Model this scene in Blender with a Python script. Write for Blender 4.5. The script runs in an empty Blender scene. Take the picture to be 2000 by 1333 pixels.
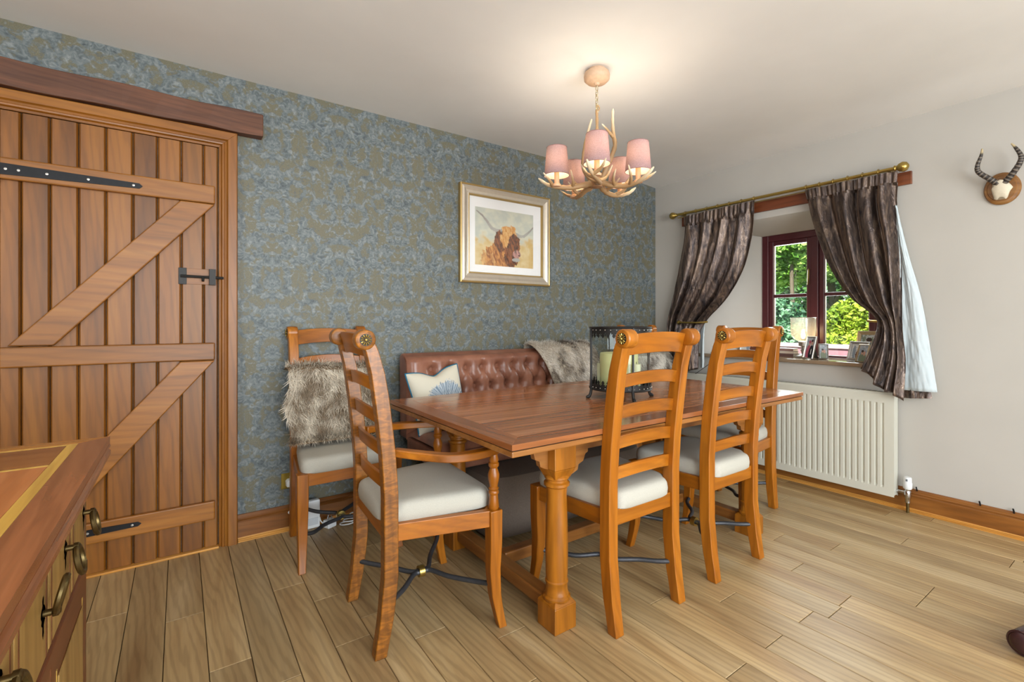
import bpy, math, random
import numpy as np
from math import sin, cos, pi, radians, sqrt, exp
from mathutils import Vector, Matrix
random.seed(7); rng = np.random.default_rng(7)
S = bpy.context.scene
COL = S.collection

# ------------------------------------------------------------------ camera
cam_d = bpy.data.cameras.new('camera'); cam = bpy.data.objects.new('camera', cam_d); COL.objects.link(cam)
cam.location = (-3.6427, -2.8647, 1.15); cam.rotation_euler = (pi/2, 0, -radians(35.0))
cam_d.sensor_width = 36; cam_d.lens = 926.7/2000*36; cam_d.shift_y = -0.0192; cam_d.clip_start = 0.02
S.camera = cam
# ------------------------------------------------------------------ world, sun, window and fill light, exposure
W = bpy.data.worlds.new('sky'); S.world = W; W.use_nodes = True
wn = W.node_tree; wn.nodes.clear()
_o = wn.nodes.new('ShaderNodeOutputWorld'); _b = wn.nodes.new('ShaderNodeBackground'); _s = wn.nodes.new('ShaderNodeTexSky')
_s.sky_type = 'NISHITA'; _s.sun_disc = False; _s.sun_elevation = radians(48); _s.sun_rotation = radians(250)
_b.inputs['Strength'].default_value = 0.22
wn.links.new(_s.outputs[0], _b.inputs[0]); wn.links.new(_b.outputs[0], _o.inputs[0])
def light(name, kind, loc, rot, power, color=(1, 1, 1), **kw):
    d = bpy.data.lights.new(name, kind); d.energy = power; d.color = color
    for k, v in kw.items(): setattr(d, k, v)
    o = bpy.data.objects.new(name, d); o.location = loc; o.rotation_euler = rot; COL.objects.link(o); return o
light('sun', 'SUN', (0, 0, 8), (radians(10), radians(-48), 0), 8.5, (1, .95, .86), angle=radians(1.2))
# area lamps added to fill the room from the unseen rear and left walls
light('rear_fill_light', 'AREA', (-2.8, -5.42, 1.25), (radians(90), 0, 0), 165, (.88, .945, 1), shape='RECTANGLE', size=3.2, size_y=2.1)
light('left_fill_light', 'AREA', (-5.52, -3.3, 1.45), (radians(90), 0, radians(-90)), 42, (.88, .945, 1), shape='RECTANGLE', size=1.8, size_y=1.4)
light('small_window_daylight', 'AREA', (1.0, -1.2, 1.75), (radians(72), 0, radians(90)), 75, (.95, .98, 1), shape='RECTANGLE', size=1.5, size_y=1.2)
vs = S.view_settings; vs.view_transform = 'Standard'; vs.look = 'None'; vs.gamma = 1; vs.exposure = 0.55
try: vs.use_curve_mapping = False
except Exception: pass
try:
    S.cycles.use_denoising = True; S.cycles.max_bounces = 6; S.cycles.diffuse_bounces = 4; S.cycles.glossy_bounces = 3; S.cycles.transmission_bounces = 4; S.cycles.transparent_max_bounces = 10
    S.cycles.use_adaptive_sampling = True; S.cycles.adaptive_threshold = .03
    S.cycles.caustics_reflective = False; S.cycles.caustics_refractive = False; S.cycles.sample_clamp_indirect = 6
except Exception: pass

# ------------------------------------------------------------------ helpers: colours and materials
def lin(h):
    if isinstance(h, str):
        h = h.lstrip('#'); c = [int(h[i:i+2], 16)/255 for i in (0, 2, 4)]
        return tuple(v/12.92 if v <= .04045 else ((v+.055)/1.055)**2.4 for v in c)
    return tuple(h)[:3]
def rgba(h): return lin(h)+(1.0,)
class X:                                    # node-socket arithmetic
    nt = None
    def __init__(s, v): s.v = v
    @staticmethod
    def op(kind, *a, clamp=False):
        n = X.nt.nodes.new('ShaderNodeMath'); n.operation = kind; n.use_clamp = clamp
        for i, q in enumerate(a):
            q = q.v if isinstance(q, X) else q
            if isinstance(q, (int, float)): n.inputs[i].default_value = q
            else: X.nt.links.new(q, n.inputs[i])
        return X(n.outputs[0])
    def __add__(s, o): return X.op('ADD', s, o)
    def __sub__(s, o): return X.op('SUBTRACT', s, o)
    def __mul__(s, o): return X.op('MULTIPLY', s, o)
    def __truediv__(s, o): return X.op('DIVIDE', s, o)
    def __rsub__(s, o): return X.op('SUBTRACT', o, s)
    __radd__ = __add__; __rmul__ = __mul__
class Mat:
    def __init__(s, name, base=None, rough=.5, metal=0, spec=None, **kw):
        s.m = bpy.data.materials.new(name); s.m.use_nodes = True; s.nt = s.m.node_tree; s.nt.nodes.clear()
        s.out = s.nt.nodes.new('ShaderNodeOutputMaterial'); s.b = s.nt.nodes.new('ShaderNodeBsdfPrincipled')
        s.nt.links.new(s.b.outputs[0], s.out.inputs[0])
        if base is not None: s.b.inputs['Base Color'].default_value = rgba(base)
        s.b.inputs['Roughness'].default_value = rough; s.b.inputs['Metallic'].default_value = metal
        if spec is not None: s.b.inputs['Specular IOR Level'].default_value = spec
        for k, v in kw.items(): s.b.inputs[k.replace('_', ' ')].default_value = v
    def n(s, t, **kw):
        q = s.nt.nodes.new('ShaderNode'+t)
        for k, v in kw.items():
            if k in q.inputs.keys() if isinstance(k, str) else False:
                pass
            try: setattr(q, k, v)
            except Exception: pass
        return q
    def L(s, a, b): s.nt.links.new(a.v if isinstance(a, X) else a, b)
    def coord(s, kind='Object'): return s.n('TexCoord').outputs[kind]
    def mapped(s, scale=(1, 1, 1), rot=(0, 0, 0), kind='Object', rand=0):
        mp = s.n('Mapping'); mp.inputs['Scale'].default_value = scale; mp.inputs['Rotation'].default_value = rot
        s.L(s.coord(kind), mp.inputs['Vector'])
        if rand:
            oi = s.n('ObjectInfo'); vm = s.n('VectorMath'); vm.operation = 'MULTIPLY'; cb = s.n('CombineXYZ')
            for i in range(3): s.L(oi.outputs['Random'], cb.inputs[i])
            s.L(cb.outputs[0], vm.inputs[0]); vm.inputs[1].default_value = (rand, rand*1.7, rand*2.3)
            s.L(vm.outputs[0], mp.inputs['Location'])
        return mp.outputs[0]
    def noise(s, vec, scale, detail=4, rough=.55, dist=0):
        q = s.n('TexNoise'); q.inputs['Scale'].default_value = scale; q.inputs['Detail'].default_value = detail
        q.inputs['Roughness'].default_value = rough; q.inputs['Distortion'].default_value = dist
        if vec is not None: s.L(vec, q.inputs['Vector'])
        return q.outputs['Fac']
    def ramp(s, fac, stops):
        r = s.n('ValToRGB'); s.L(fac, r.inputs[0]); e = r.color_ramp.elements
        while len(e) < len(stops): e.new(.5)
        for i, (p, c) in enumerate(stops):
            e[i].position = p; e[i].color = rgba(c)
        return r.outputs[0]
    def mix(s, fac, a, b, mode='MIX'):
        q = s.n('Mix'); q.data_type = 'RGBA'; q.blend_type = mode
        for i, v in ((0, fac), (6, a), (7, b)):
            if isinstance(v, X): v = v.v
            if isinstance(v, (int, float)): q.inputs[i].default_value = v
            elif isinstance(v, (str, tuple, list)): q.inputs[i].default_value = rgba(v)
            else: s.L(v, q.inputs[i])
        return q.outputs[2]
    def base(s, c): s.L(c, s.b.inputs['Base Color'])
    def bump(s, h, strength=.3, dist=.002):
        q = s.n('Bump'); q.inputs['Strength'].default_value = strength; q.inputs['Distance'].default_value = dist
        s.L(h, q.inputs['Height']); s.L(q.outputs[0], s.b.inputs['Normal'])
    def attr(s, name='Col'):
        a = s.n('Attribute'); a.attribute_name = name; return a.outputs['Color']
def wood(name, dark, mid, light_, axis='Z', rough=.38, scale=9, rand=3, vary=.25, stripe=0, knots=0, along=.07, grain=.22, lines=0):
    m = Mat(name, rough=rough); k = {'X': 0, 'Y': 1, 'Z': 2}[axis]
    sc = [1, 1, 1]; sc[k] = along
    v = m.mapped(sc, rand=rand)
    f = m.noise(v, scale, 5, .6, .6)
    c = m.ramp(f, [(.3, dark), (.52, mid), (.72, light_)])
    sc2 = [1, 1, 1]; sc2[k] = .03
    fine = m.noise(m.mapped(sc2, rand=rand), scale*16, 3, .7)
    c = m.mix(.22, c, m.ramp(fine, [(.3, dark), (.7, light_)]), 'OVERLAY')
    wv = m.n('TexWave'); wv.wave_type = 'BANDS'; wv.bands_direction = 'DIAGONAL'; scw = [1, 1, 1]; scw[k] = .10
    wv.inputs['Scale'].default_value = scale*(lines or 1.9); wv.inputs['Distortion'].default_value = 7.5; wv.inputs['Detail'].default_value = 3; wv.inputs['Detail Scale'].default_value = .9
    m.L(m.mapped(scw, rand=rand), wv.inputs['Vector'])
    c = m.mix(grain, c, m.ramp(wv.outputs['Fac'], [(.10, (.32, .28, .24)), (.42, (.9, .9, .9)), (.8, (1, 1, 1))]), 'MULTIPLY')
    if stripe:
        sc3 = [.35, .35, .35]; sc3[k] = 1
        w = m.noise(m.mapped(sc3, rot=(.25, .2, 0), rand=rand), 62, 2, .6, .8)
        c = m.mix(stripe, c, m.ramp(w, [(.36, '62533a'), (.5, '807866'), (.64, 'a89c82')]), 'OVERLAY')
    if knots:
        kn = m.n('TexVoronoi'); kn.inputs['Scale'].default_value = knots; kv = [1, 1, 1]; kv[k] = .5
        m.L(m.mapped(kv, rand=rand), kn.inputs['Vector'])
        c = m.mix(m.ramp(kn.outputs['Distance'], [(.035, (1, 1, 1)), (.085, (0, 0, 0))]), c, '3a1c08')
    if vary:
        oi = m.n('ObjectInfo'); hs = m.n('HueSaturation'); mr = m.n('MapRange')
        m.L(oi.outputs['Random'], mr.inputs['Value']); mr.inputs['To Min'].default_value = 1-vary; mr.inputs['To Max'].default_value = 1+vary
        m.L(mr.outputs[0], hs.inputs['Value']); m.L(c, hs.inputs['Color']); c = hs.outputs[0]
    m.base(c)
    return m.m
def plain(name, c, rough=.5, metal=0, n=0, ns=60, **kw):
    m = Mat(name, c, rough, metal, **kw)
    if n:
        f = m.noise(m.mapped(), ns, 4, .6); a = lin(c)
        m.base(m.ramp(f, [(.25, tuple(q*(1-n) for q in a)), (.75, tuple(min(1, q*(1+n)) for q in a))])); m.bump(f, .25, .001)
    return m.m
def printed(name, rough=.6, **kw):
    m = Mat(name, rough=rough, **kw); m.base(m.attr()); return m.m

# ------------------------------------------------------------------ helpers: meshes
class M:
    def __init__(s): s.v = []; s.f = []; s.c = []
    def add(s, vs, fs, col=None):
        o = len(s.v); s.v += [tuple(p) for p in vs]; s.f += [tuple(i+o for i in q) for q in fs]
        s.c += [col or (1, 1, 1)]*len(vs) if not isinstance(col, list) else col
        return s
    def box(s, x0, x1, y0, y1, z0, z1, R=None, T=None):
        vs = [Vector((x, y, z)) for z in (z0, z1) for y in (y0, y1) for x in (x0, x1)]
        if R is not None: vs = [R @ p for p in vs]
        if T is not None: vs = [p+Vector(T) for p in vs]
        return s.add(vs, [(0, 2, 3, 1), (4, 5, 7, 6), (0, 1, 5, 4), (2, 6, 7, 3), (0, 4, 6, 2), (1, 3, 7, 5)])
    def loft(s, rings, cap=True, closed=True, loop=False, cols=None):
        n = len(rings[0]); vs = [p for r in rings for p in r]; fs = []
        m = len(rings)
        for i in range(m if loop else m-1):
            for j in range(n if closed else n-1):
                a, b = i*n+j, i*n+(j+1) % n; i2 = (i+1) % m
                fs.append((a, b, i2*n+(j+1) % n, i2*n+j))
        if cap and not loop:
            fs.append(tuple(range(n-1, -1, -1))); fs.append(tuple((m-1)*n+j for j in range(n)))
        c = None
        if cols: c = [cc for cc in cols for _ in range(n)]
        return s.add(vs, fs, c)
    def tube(s, pts, r, n=8, cols=None, loop=False):
        pts = [Vector(p) for p in pts]; m = len(pts)
        if isinstance(r, (int, float)): r = [r]*m
        rings = []; up = None
        for i, p in enumerate(pts):
            if loop: d = pts[(i+1) % m]-pts[i-1]
            else: d = pts[min(i+1, m-1)]-pts[max(i-1, 0)]
            d.normalize()
            if up is None:
                up = Vector((0, 0, 1)) if abs(d.z) < .9 else Vector((1, 0, 0))
            a = d.cross(up)
            if a.length < 1e-5: a = d.cross(Vector((0, 1, 0)))
            a.normalize(); up = a.cross(d).normalized()
            rings.append([p+(a*cos(2*pi*k/n)+up*sin(2*pi*k/n))*r[i] for k in range(n)])
        return s.loft(rings, loop=loop, cols=cols)
    def lathe(s, prof, c=(0, 0, 0), n=20, axis='Z', cap=True):
        rings = []
        for r, z in prof:
            q = []
            for k in range(n):
                a = 2*pi*k/n; x, y = r*cos(a), r*sin(a)
                q.append({'Z': (c[0]+x, c[1]+y, c[2]+z), 'X': (c[0]+z, c[1]+x, c[2]+y), 'Y': (c[0]+y, c[1]+z, c[2]+x)}[axis])
            rings.append(q)
        return s.loft(rings, cap)
    def prism(s, poly, a, b, plane='XZ'):
        def P(p, t): return {'XZ': (p[0], t, p[1]), 'XY': (p[0], p[1], t), 'YZ': (t, p[0], p[1])}[plane]
        return s.loft([[P(p, a) for p in poly], [P(p, b) for p in poly]])
    def grid(s, fn, nu, nv, closed_u=False):
        vs = []; cs = []
        for j in range(nv+1):
            for i in range(nu+1):
                r = fn(i/nu, j/nv)
                if len(r) == 2 and isinstance(r[1], tuple): vs.append(r[0]); cs.append(r[1])
                else: vs.append(r); cs.append((1, 1, 1))
        fs = [(j*(nu+1)+i, j*(nu+1)+i+1, (j+1)*(nu+1)+i+1, (j+1)*(nu+1)+i) for j in range(nv) for i in range(nu)]
        return s.add(vs, fs, cs)
    def sphere(s, c, r, n=14, m=8, sc=(1, 1, 1)):
        rings = [[(c[0]+sc[0]*r*sin(pi*j/m)*cos(2*pi*k/n), c[1]+sc[1]*r*sin(pi*j/m)*sin(2*pi*k/n), c[2]-sc[2]*r*cos(pi*j/m)) for k in range(n)] for j in range(1, m)]
        return s.loft(rings)
    def build(s, name, mat=None, parent=None, smooth=False, bevel=0, solid=0, sub=0, segs=2):
        me = bpy.data.meshes.new(name); me.from_pydata([tuple(p) for p in s.v], [], s.f); me.validate()
        ob = bpy.data.objects.new(name, me); COL.objects.link(ob)
        if mat is not None: me.materials.append(mat)
        if any(c != (1, 1, 1) for c in s.c):
            at = me.color_attributes.new('Col', 'FLOAT_COLOR', 'POINT')
            if len(at.data) == len(s.c):
                at.data.foreach_set('color', np.array([tuple(c)[:3]+(1.0,) for c in s.c], dtype=np.float32).ravel())
        import bmesh
        bm = bmesh.new(); bm.from_mesh(me); bmesh.ops.recalc_face_normals(bm, faces=bm.faces); bm.to_mesh(me); bm.free()
        if smooth:
            me.polygons.foreach_set('use_smooth', [True]*len(me.polygons))
            try:
                me.set_sharp_from_angle(angle=radians(42))
            except Exception: pass
        if solid:
            q = ob.modifiers.new('thickness', 'SOLIDIFY'); q.thickness = solid; q.offset = 0
        if bevel:
            q = ob.modifiers.new('bevel', 'BEVEL'); q.width = bevel; q.segments = segs; q.limit_method = 'ANGLE'; q.angle_limit = radians(40)
        if sub:
            q = ob.modifiers.new('smooth', 'SUBSURF'); q.levels = sub; q.render_levels = sub
        if parent is not None: ob.parent = parent
        return ob
def tag(o, label=None, cat=None, group=None, kind=None):
    for k, v in (('label', label), ('category', cat), ('group', group), ('kind', kind)):
        if v: o[k] = v
    return o
def thing(name, label, cat, loc=(0, 0, 0), rz=0, group=None):
    o = bpy.data.objects.new(name, None); COL.objects.link(o); o.location = loc; o.rotation_euler = (0, 0, rz)
    o.empty_display_size = .1
    return tag(o, label, cat, group)
def copy_tree(o, parent=None):
    c = o.copy(); COL.objects.link(c); c.parent = parent
    for ch in [q for q in bpy.data.objects if q.parent == o]: copy_tree(ch, c)
    return c
def box(name, mat, parent, *d, bevel=.002, **k): return M().box(*d).build(name, mat, parent, bevel=bevel, **k)
def struct(o, label=None): return tag(o, label, None, None, 'structure')
def pl(pts, t):                             # polyline lookup: pts [(t, a, b...)] -> interpolated tuple
    for i in range(len(pts)-1):
        if t <= pts[i+1][0]:
            a, b = pts[i], pts[i+1]; f = (t-a[0])/max(1e-9, b[0]-a[0]); f = max(0, f)
            return tuple(a[k]+(b[k]-a[k])*f for k in range(1, len(a)))
    return pts[-1][1:]
def smoothpts(ctrl, n=24):                  # catmull-rom
    P = [Vector(p) for p in ctrl]; P = [2*P[0]-P[1]]+P+[2*P[-1]-P[-2]]; out = []
    segs = len(P)-3
    for i in range(n+1):
        t = i/n*segs; k = min(int(t), segs-1); f = t-k; a, b, c, d = P[k:k+4]
        out.append(.5*((2*b)+(c-a)*f+(2*a-5*b+4*c-d)*f*f+(3*b-a-3*c+d)*f**3))
    return out
def strands(name, pts, nrm, comb, length, width, cols, parent, mat, jitter=.5):
    """fur pile: one short curved blade per root"""
    m = M(); V = []; F = []; C = []
    for i, p in enumerate(pts):
        nv = Vector(nrm[i]); cb = Vector(comb[i]) if not isinstance(comb, Vector) else comb
        L = length*random.uniform(.6, 1.25); j = Vector((random.gauss(0, 1), random.gauss(0, 1), random.gauss(0, 1)))*jitter
        d = (nv*.55+cb+j*.5).normalized(); d2 = (nv*.15+cb*1.2+j*.8).normalized()
        side = d.cross(nv)
        if side.length < 1e-4: side = Vector((1, 0, 0))
        side.normalize(); w = width*random.uniform(.7, 1.3)
        p = Vector(p); a = p; b = p+d*L*.5; c = b+d2*L*.55
        o = len(V); V += [a-side*w, a+side*w, b-side*w*.8, b+side*w*.8, c]
        F += [(o, o+1, o+3, o+2), (o+2, o+3, o+4)]
        c0, c1 = cols(i, p); C += [c0, c0, c1, c1, c1]
    m.v = [tuple(q) for q in V]; m.f = F; m.c = C
    me = bpy.data.meshes.new(name); me.from_pydata(m.v, [], F); ob = bpy.data.objects.new(name, me); COL.objects.link(ob); me.materials.append(mat)
    at = me.color_attributes.new('Col', 'FLOAT_COLOR', 'POINT')
    at.data.foreach_set('color', np.array([tuple(c)[:3]+(1.0,) for c in C], dtype=np.float32).ravel())
    ob.parent = parent; ob['kind'] = 'stuff'; return ob

# ------------------------------------------------------------------ materials shared by several things
H = 2.425
def wallpaper():
    m = Mat('damask wallpaper', rough=.55); X.nt = m.nt
    sp = m.n('SeparateXYZ'); m.L(m.coord('Object'), sp.inputs[0])
    x = X(sp.outputs[0])+3.23; z = X(sp.outputs[2])-1.176+.757*4
    PH, PV = .357, .757
    u0 = X.op('PINGPONG', x+PH*40, PH)
    th = z*(2*pi/PV)
    def pn(k, sc, det=3, dist=0, off=0):
        cb = m.n('CombineXYZ'); m.L(u0*k+off, cb.inputs[0]); m.L(X.op('COSINE', th)*(k*PV/(2*pi)), cb.inputs[1]); m.L(X.op('SINE', th)*(k*PV/(2*pi)), cb.inputs[2])
        return X(m.noise(cb.outputs[0], sc, det, .6, dist))
    w1 = pn(1, 9, 2)-.5; w2 = pn(1, 9, 2, off=5)-.5
    u = u0+w1*.07; zz = z+w2*.07
    vm = X.op('WRAP', zz, PV, 0)            # 0..PV
    def dv(c):                              # periodic distance to row c
        return X.op('WRAP', vm-c, PV/2, -PV/2)
    def ell(cu, cv, rx, ry):
        a = (u-cu)/rx; b = dv(cv % PV)/ry
        return X.op('SQRT', a*a+b*b)
    def ring(cu, cv, rx, ry, t):
        d = X.op('ABSOLUTE', ell(cu, cv, rx, ry)-1)*min(rx, ry)
        return X.op('SUBTRACT', 1, d/t, clamp=True)
    def blob(cu, cv, rx, ry): return X.op('SUBTRACT', 1.35, ell(cu, cv, rx, ry), clamp=True)
    items = [ring(0, 0, .05, .05, .022), blob(0, .03, .03, .03), ring(0, -.19, .075, .095, .02), blob(0, -.2, .03, .045), ring(0, .2, .085, .10, .03),
             blob(0, .19, .04, .05), ring(.105, -.06, .045, .05, .02), blob(.15, -.24, .018, .09), ring(.27, -.15, .06, .055, .024), ring(.357, -.02, .05, .08, .02),
             ring(.357, -.41, .11, .10, .025), blob(.30, -.43, .02, .05), ring(.24, .22, .055, .06, .024), blob(.357, .2, .02, .10), ring(.12, -.40, .06, .055, .024),
             blob(.06, -.34, .025, .05), blob(.2, .08, .06, .02), ring(.19, -.36, .05, .08, .018), blob(.07, .33, .05, .025), blob(.25, .34, .07, .022), ring(.357, .31, .04, .05, .02)]
    a = items[0]
    for q in items[1:]: a = X.op('MAXIMUM', a, q)
    fine = pn(1, 34, 4, 1.2); mid = pn(1, 15, 3, 1.5, off=3)
    mask = a*.75+(mid-.5)*2.4+(fine-.5)*1.6+.17
    mk = m.ramp(mask.v, [(.12, (0, 0, 0)), (.5, (1, 1, 1))])
    ground = m.ramp(m.noise(m.mapped((1, 1, 1)), 260, 2), [(.3, '5c5845'), (.7, '726d58')])
    blue = m.ramp(fine.v, [(.30, '3d4548'), (.45, '5a6263'), (.6, '737978'), (.75, '8b8f8c')])
    fine2 = pn(1, 60, 2, .5, off=9)
    c = m.mix(mk, ground, blue)
    line = m.ramp(fine2.v, [(.60, (0, 0, 0)), (.68, (1, 1, 1))])
    q = m.n('Mix'); q.data_type = 'RGBA'; q.inputs[0].default_value = .35
    c = m.mix(X.op('MULTIPLY', X(line), .45), c, '43525f')
    wv = m.noise(m.mapped((1, 1, 12)), 90, 2)
    c = m.mix(.12, c, m.ramp(wv, [(.3, (0, 0, 0)), (.7, (1, 1, 1))]), 'OVERLAY')
    m.base(c)
    return m.m
def paint(name, c, n=.03):
    m = Mat(name, rough=.75, spec=.25); f = m.noise(m.mapped(), 2.2, 3); a = lin(c)
    m.base(m.ramp(f, [(.3, tuple(q*(1-n) for q in a)), (.7, tuple(q*(1+n) for q in a))]))
    m.bump(m.noise(m.mapped(), 180, 3), .06, .001); return m.m
PAPER = wallpaper()
WALLP = paint('grey paint', 'b7b2aa'); CEILP = paint('ceiling paint', 'e9e7e3')
FLOORW = wood('oak plank', '947853', 'b19970', 'c6b28c', 'Y', rough=.40, scale=7, rand=9, vary=.15, knots=2.6, along=.09, grain=.26, lines=3.4)
PINE = wood('stained pine', '643c0e', '875416', '9a6520', 'Z', rough=.42, scale=10, rand=7, vary=.16, along=.06)
PINEX = wood('stained pine rail', '70440f', '986220', 'aa7430', 'X', rough=.42, scale=10, rand=7, vary=.08, knots=2.2)
FRAMEW = wood('stained frame', '6a4010', '8f5a1a', 'a26c26', 'Z', rough=.4, rand=7, vary=.06)
FRAMEX = wood('stained head', '6a4010', '8f5a1a', 'a26c26', 'X', rough=.4, rand=7, vary=.06)
BEAM = wood('old beam', '442a1e', '6e462f', '875a3f', 'X', rough=.6, scale=12, rand=0, vary=0, knots=1.3)
SKIRTX = wood('skirting', '6c4018', '8f5c26', 'a06c34', 'X', rough=.35, vary=.05); SKIRTY = wood('skirting along', '6c4018', '8f5c26', 'a06c34', 'Y', rough=.35, vary=.05)
BEADX = wood('pale beading', 'a9742c', 'c9964a', 'd8ab62', 'X', rough=.4, vary=.04); BEADY = wood('pale beading along', 'a9742c', 'c9964a', 'd8ab62', 'Y', rough=.4, vary=.04)
IRON = plain('black iron', '1d1d1f', .45, .6, .2); BRASS = plain('aged brass', 'b39a55', .28, .95); STEEL = plain('chrome', 'c9c9c9', .15, 1)
ANTIQUE = plain('antique brass', '6b5a38', .35, .9, .3, 40); SILVER = plain('silver', 'b9b4ac', .3, .8); BLACK = plain('dark metal', '2a2826', .5, .5, .15)
WHITEP = plain('white plastic', 'e2e4e4', .35); GLASS = None
def glass(name, tint='ffffff', rough=0.0, bumpn=0, milky=0):
    m = Mat(name); m.nt.nodes.remove(m.b)
    tr = m.n('BsdfTransparent'); tr.inputs[0].default_value = rgba(tint); gl = m.n('BsdfGlossy'); gl.inputs['Roughness'].default_value = rough+.01
    lw = m.n('LayerWeight'); lw.inputs['Blend'].default_value = .5; mx = m.n('MixShader')          # Schlick reflectance of thin glass, same from both faces
    X.nt = m.nt; fr = X.op('ADD', X.op('MULTIPLY', X.op('POWER', X(lw.outputs['Facing']), 5.0), .7), .04)
    if bumpn:
        f = m.noise(m.mapped(), bumpn, 3, .6); b = m.n('Bump'); b.inputs['Strength'].default_value = .8; b.inputs['Distance'].default_value = .004
        m.L(f, b.inputs['Height']); m.L(b.outputs[0], gl.inputs['Normal']); m.L(b.outputs[0], lw.inputs['Normal'])
    m.L(fr, mx.inputs[0]); m.L(tr.outputs[0], mx.inputs[1]); m.L(gl.outputs[0], mx.inputs[2]); m.L(mx.outputs[0], m.out.inputs[0])
    if milky:
        tl = m.n('BsdfTranslucent'); tl.inputs[0].default_value = rgba('f2efe6'); m2 = m.n('MixShader'); vo = m.n('TexVoronoi'); vo.feature = 'DISTANCE_TO_EDGE'; vo.inputs['Scale'].default_value = 210
        m.L(m.mapped(), vo.inputs['Vector']); m.L(m.ramp(vo.outputs['Distance'], [(.02, (.24, .24, .24)), (.10, (milky, milky, milky))]), m2.inputs[0]); m.L(mx.outputs[0], m2.inputs[1]); m.L(tl.outputs[0], m2.inputs[2]); m.L(m2.outputs[0], m.out.inputs[0])
    return m.m
GLASS = glass('clear glass', 'f4f8f7')

# ------------------------------------------------------------------ the room
XL, YF = -5.6, -5.5
struct(box('floor', plain('floor base', '5a4428', .7, 0, .1), None, XL-.1, 1.0*0+.1, YF-.1, .1, -.12, -.012, bevel=0), 'oak plank floor of the dining room')
floor = bpy.data.objects['floor']
PW = .1237; lens = (.45, .62, .80, 1.02, 1.2); pm = {}
def plank_mesh(L, w=PW-.0024):
    if (L, w) in pm: return pm[(L, w)]
    c = .0013; m = M()
    m.loft([[(0, 0, -.011), (w, 0, -.011), (w, L, -.011), (0, L, -.011)], [(0, 0, -c), (w, 0, -c), (w, L, -c), (0, L, -c)], [(c, c, 0), (w-c, c, 0), (w-c, L-c, 0), (c, L-c, 0)]])
    o = m.build('plank', FLOORW); pm[(L, w)] = o.data; bpy.data.objects.remove(o); return pm[(L, w)]
kx = 0; x = -3.563-7*PW; rp = random.Random(3)
while x < 0:
    y = -.02-rp.uniform(0, .9); first = True
    top = -.005; 
    # first board reaches the wall: start above the wall line is avoided by using an exact short board
    L = rp.choice(lens); yy = top-L
    while True:
        o = bpy.data.objects.new('plank', plank_mesh(round(L, 3), min(PW-.0024, -.004-x))); COL.objects.link(o); o.location = (x, yy, 0); o.parent = floor
        if yy < -4.0: break
        L = rp.choice(lens) if not first else rp.choice((.33, .62, .8, 1.2)); first = False
        yy -= L+.0026
    x += PW
# beyond the boards built one by one (behind the viewer) the floor goes on as one slab
tag(box('floor_field', FLOORW, floor, XL, -3.563-7*PW-.002, YF, -.005, -.011, 0, bevel=0), kind='stuff')
tag(box('floor_field', FLOORW, floor, -3.563-7*PW, -.005, YF, -4.1, -.011, -.0006, bevel=0), kind='stuff')
# ceiling: flat, dipping softly over the last strip before the window wall
m = M()
prof = [(XL, H), (-.42, H), (-.34, H-.002), (-.26, H-.008), (-.18, H-.016), (0.0, H-.03), (.5, H-.03)]
m.loft([[(px, YF-.1, pz), (px, .15, pz), (px, .15, H+.2), (px, YF-.1, H+.2)] for px, pz in prof])
struct(m.build('ceiling', CEILP, smooth=True), 'off white painted ceiling')
struct(box('wall_back', PAPER, None, XL-.1, .45, 0, .12, 0, H+.03, bevel=0), 'back wall in blue damask wallpaper')
struct(box('wall_left', WALLP, None, XL-.12, XL, YF, 0, 0, H, bevel=0))
m = M(); m.box(XL, -4.5, YF-.12, YF, 0, H); m.box(-1.1, .45, YF-.12, YF, 0, H); m.box(-4.5, -1.1, YF-.12, YF, 2.3, H)
struct(m.build('wall_front', WALLP))
gd = bpy.data.objects.new('door_2', None); COL.objects.link(gd); struct(gd, 'glazed doors added unseen behind the viewer for the fill light')  # doors added in the unseen wall to go with the rear fill lamp
for i in range(4):
    x0 = -4.5+i*.85
    m = M(); m.box(x0, x0+.07, YF-.08, YF-.03, 0, 2.3); m.box(x0+.78, x0+.85, YF-.08, YF-.03, 0, 2.3); m.box(x0+.07, x0+.78, YF-.08, YF-.03, 0, .12); m.box(x0+.07, x0+.78, YF-.08, YF-.03, 2.2, 2.3)
    lf = m.build('door_leaf', plain('white door paint %d' % i, 'e5e5e2', .4), gd); box('pane', GLASS, lf, x0+.07, x0+.78, YF-.058, YF-.052, .12, 2.2, bevel=0)
# window wall with splayed reveal
wy0, wy1, wz0, wz1 = -.50, -1.75, .868, 1.935       # opening on the room face
by0, by1, bz1 = -.845, -1.665, 1.845                # opening at the frame
def ringq(xa, ra, xb, rb):
    A = [(xa, ra[0], ra[2]), (xa, ra[1], ra[2]), (xa, ra[1], ra[3]), (xa, ra[0], ra[3])]
    B = [(xb, rb[0], rb[2]), (xb, rb[1], rb[2]), (xb, rb[1], rb[3]), (xb, rb[0], rb[3])]
    return [A, B]
m = M()
rings = [ringq(0, (.0, YF, 0, H), 0, (wy0, wy1, wz0, wz1))[0], ringq(0, (0, 0, 0, 0), 0, (wy0, wy1, wz0, wz1))[1],
         ringq(0, (0, 0, 0, 0), .27, (by0, by1, wz0, bz1))[1], ringq(0, (0, 0, 0, 0), .45, (by0, by1, wz0, bz1))[1], ringq(.45, (0, YF, 0, H), 0, (0, 0, 0, 0))[0]]
m.loft(rings, cap=False)
struct(m.build('wall_right', WALLP), 'grey painted window wall')
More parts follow.
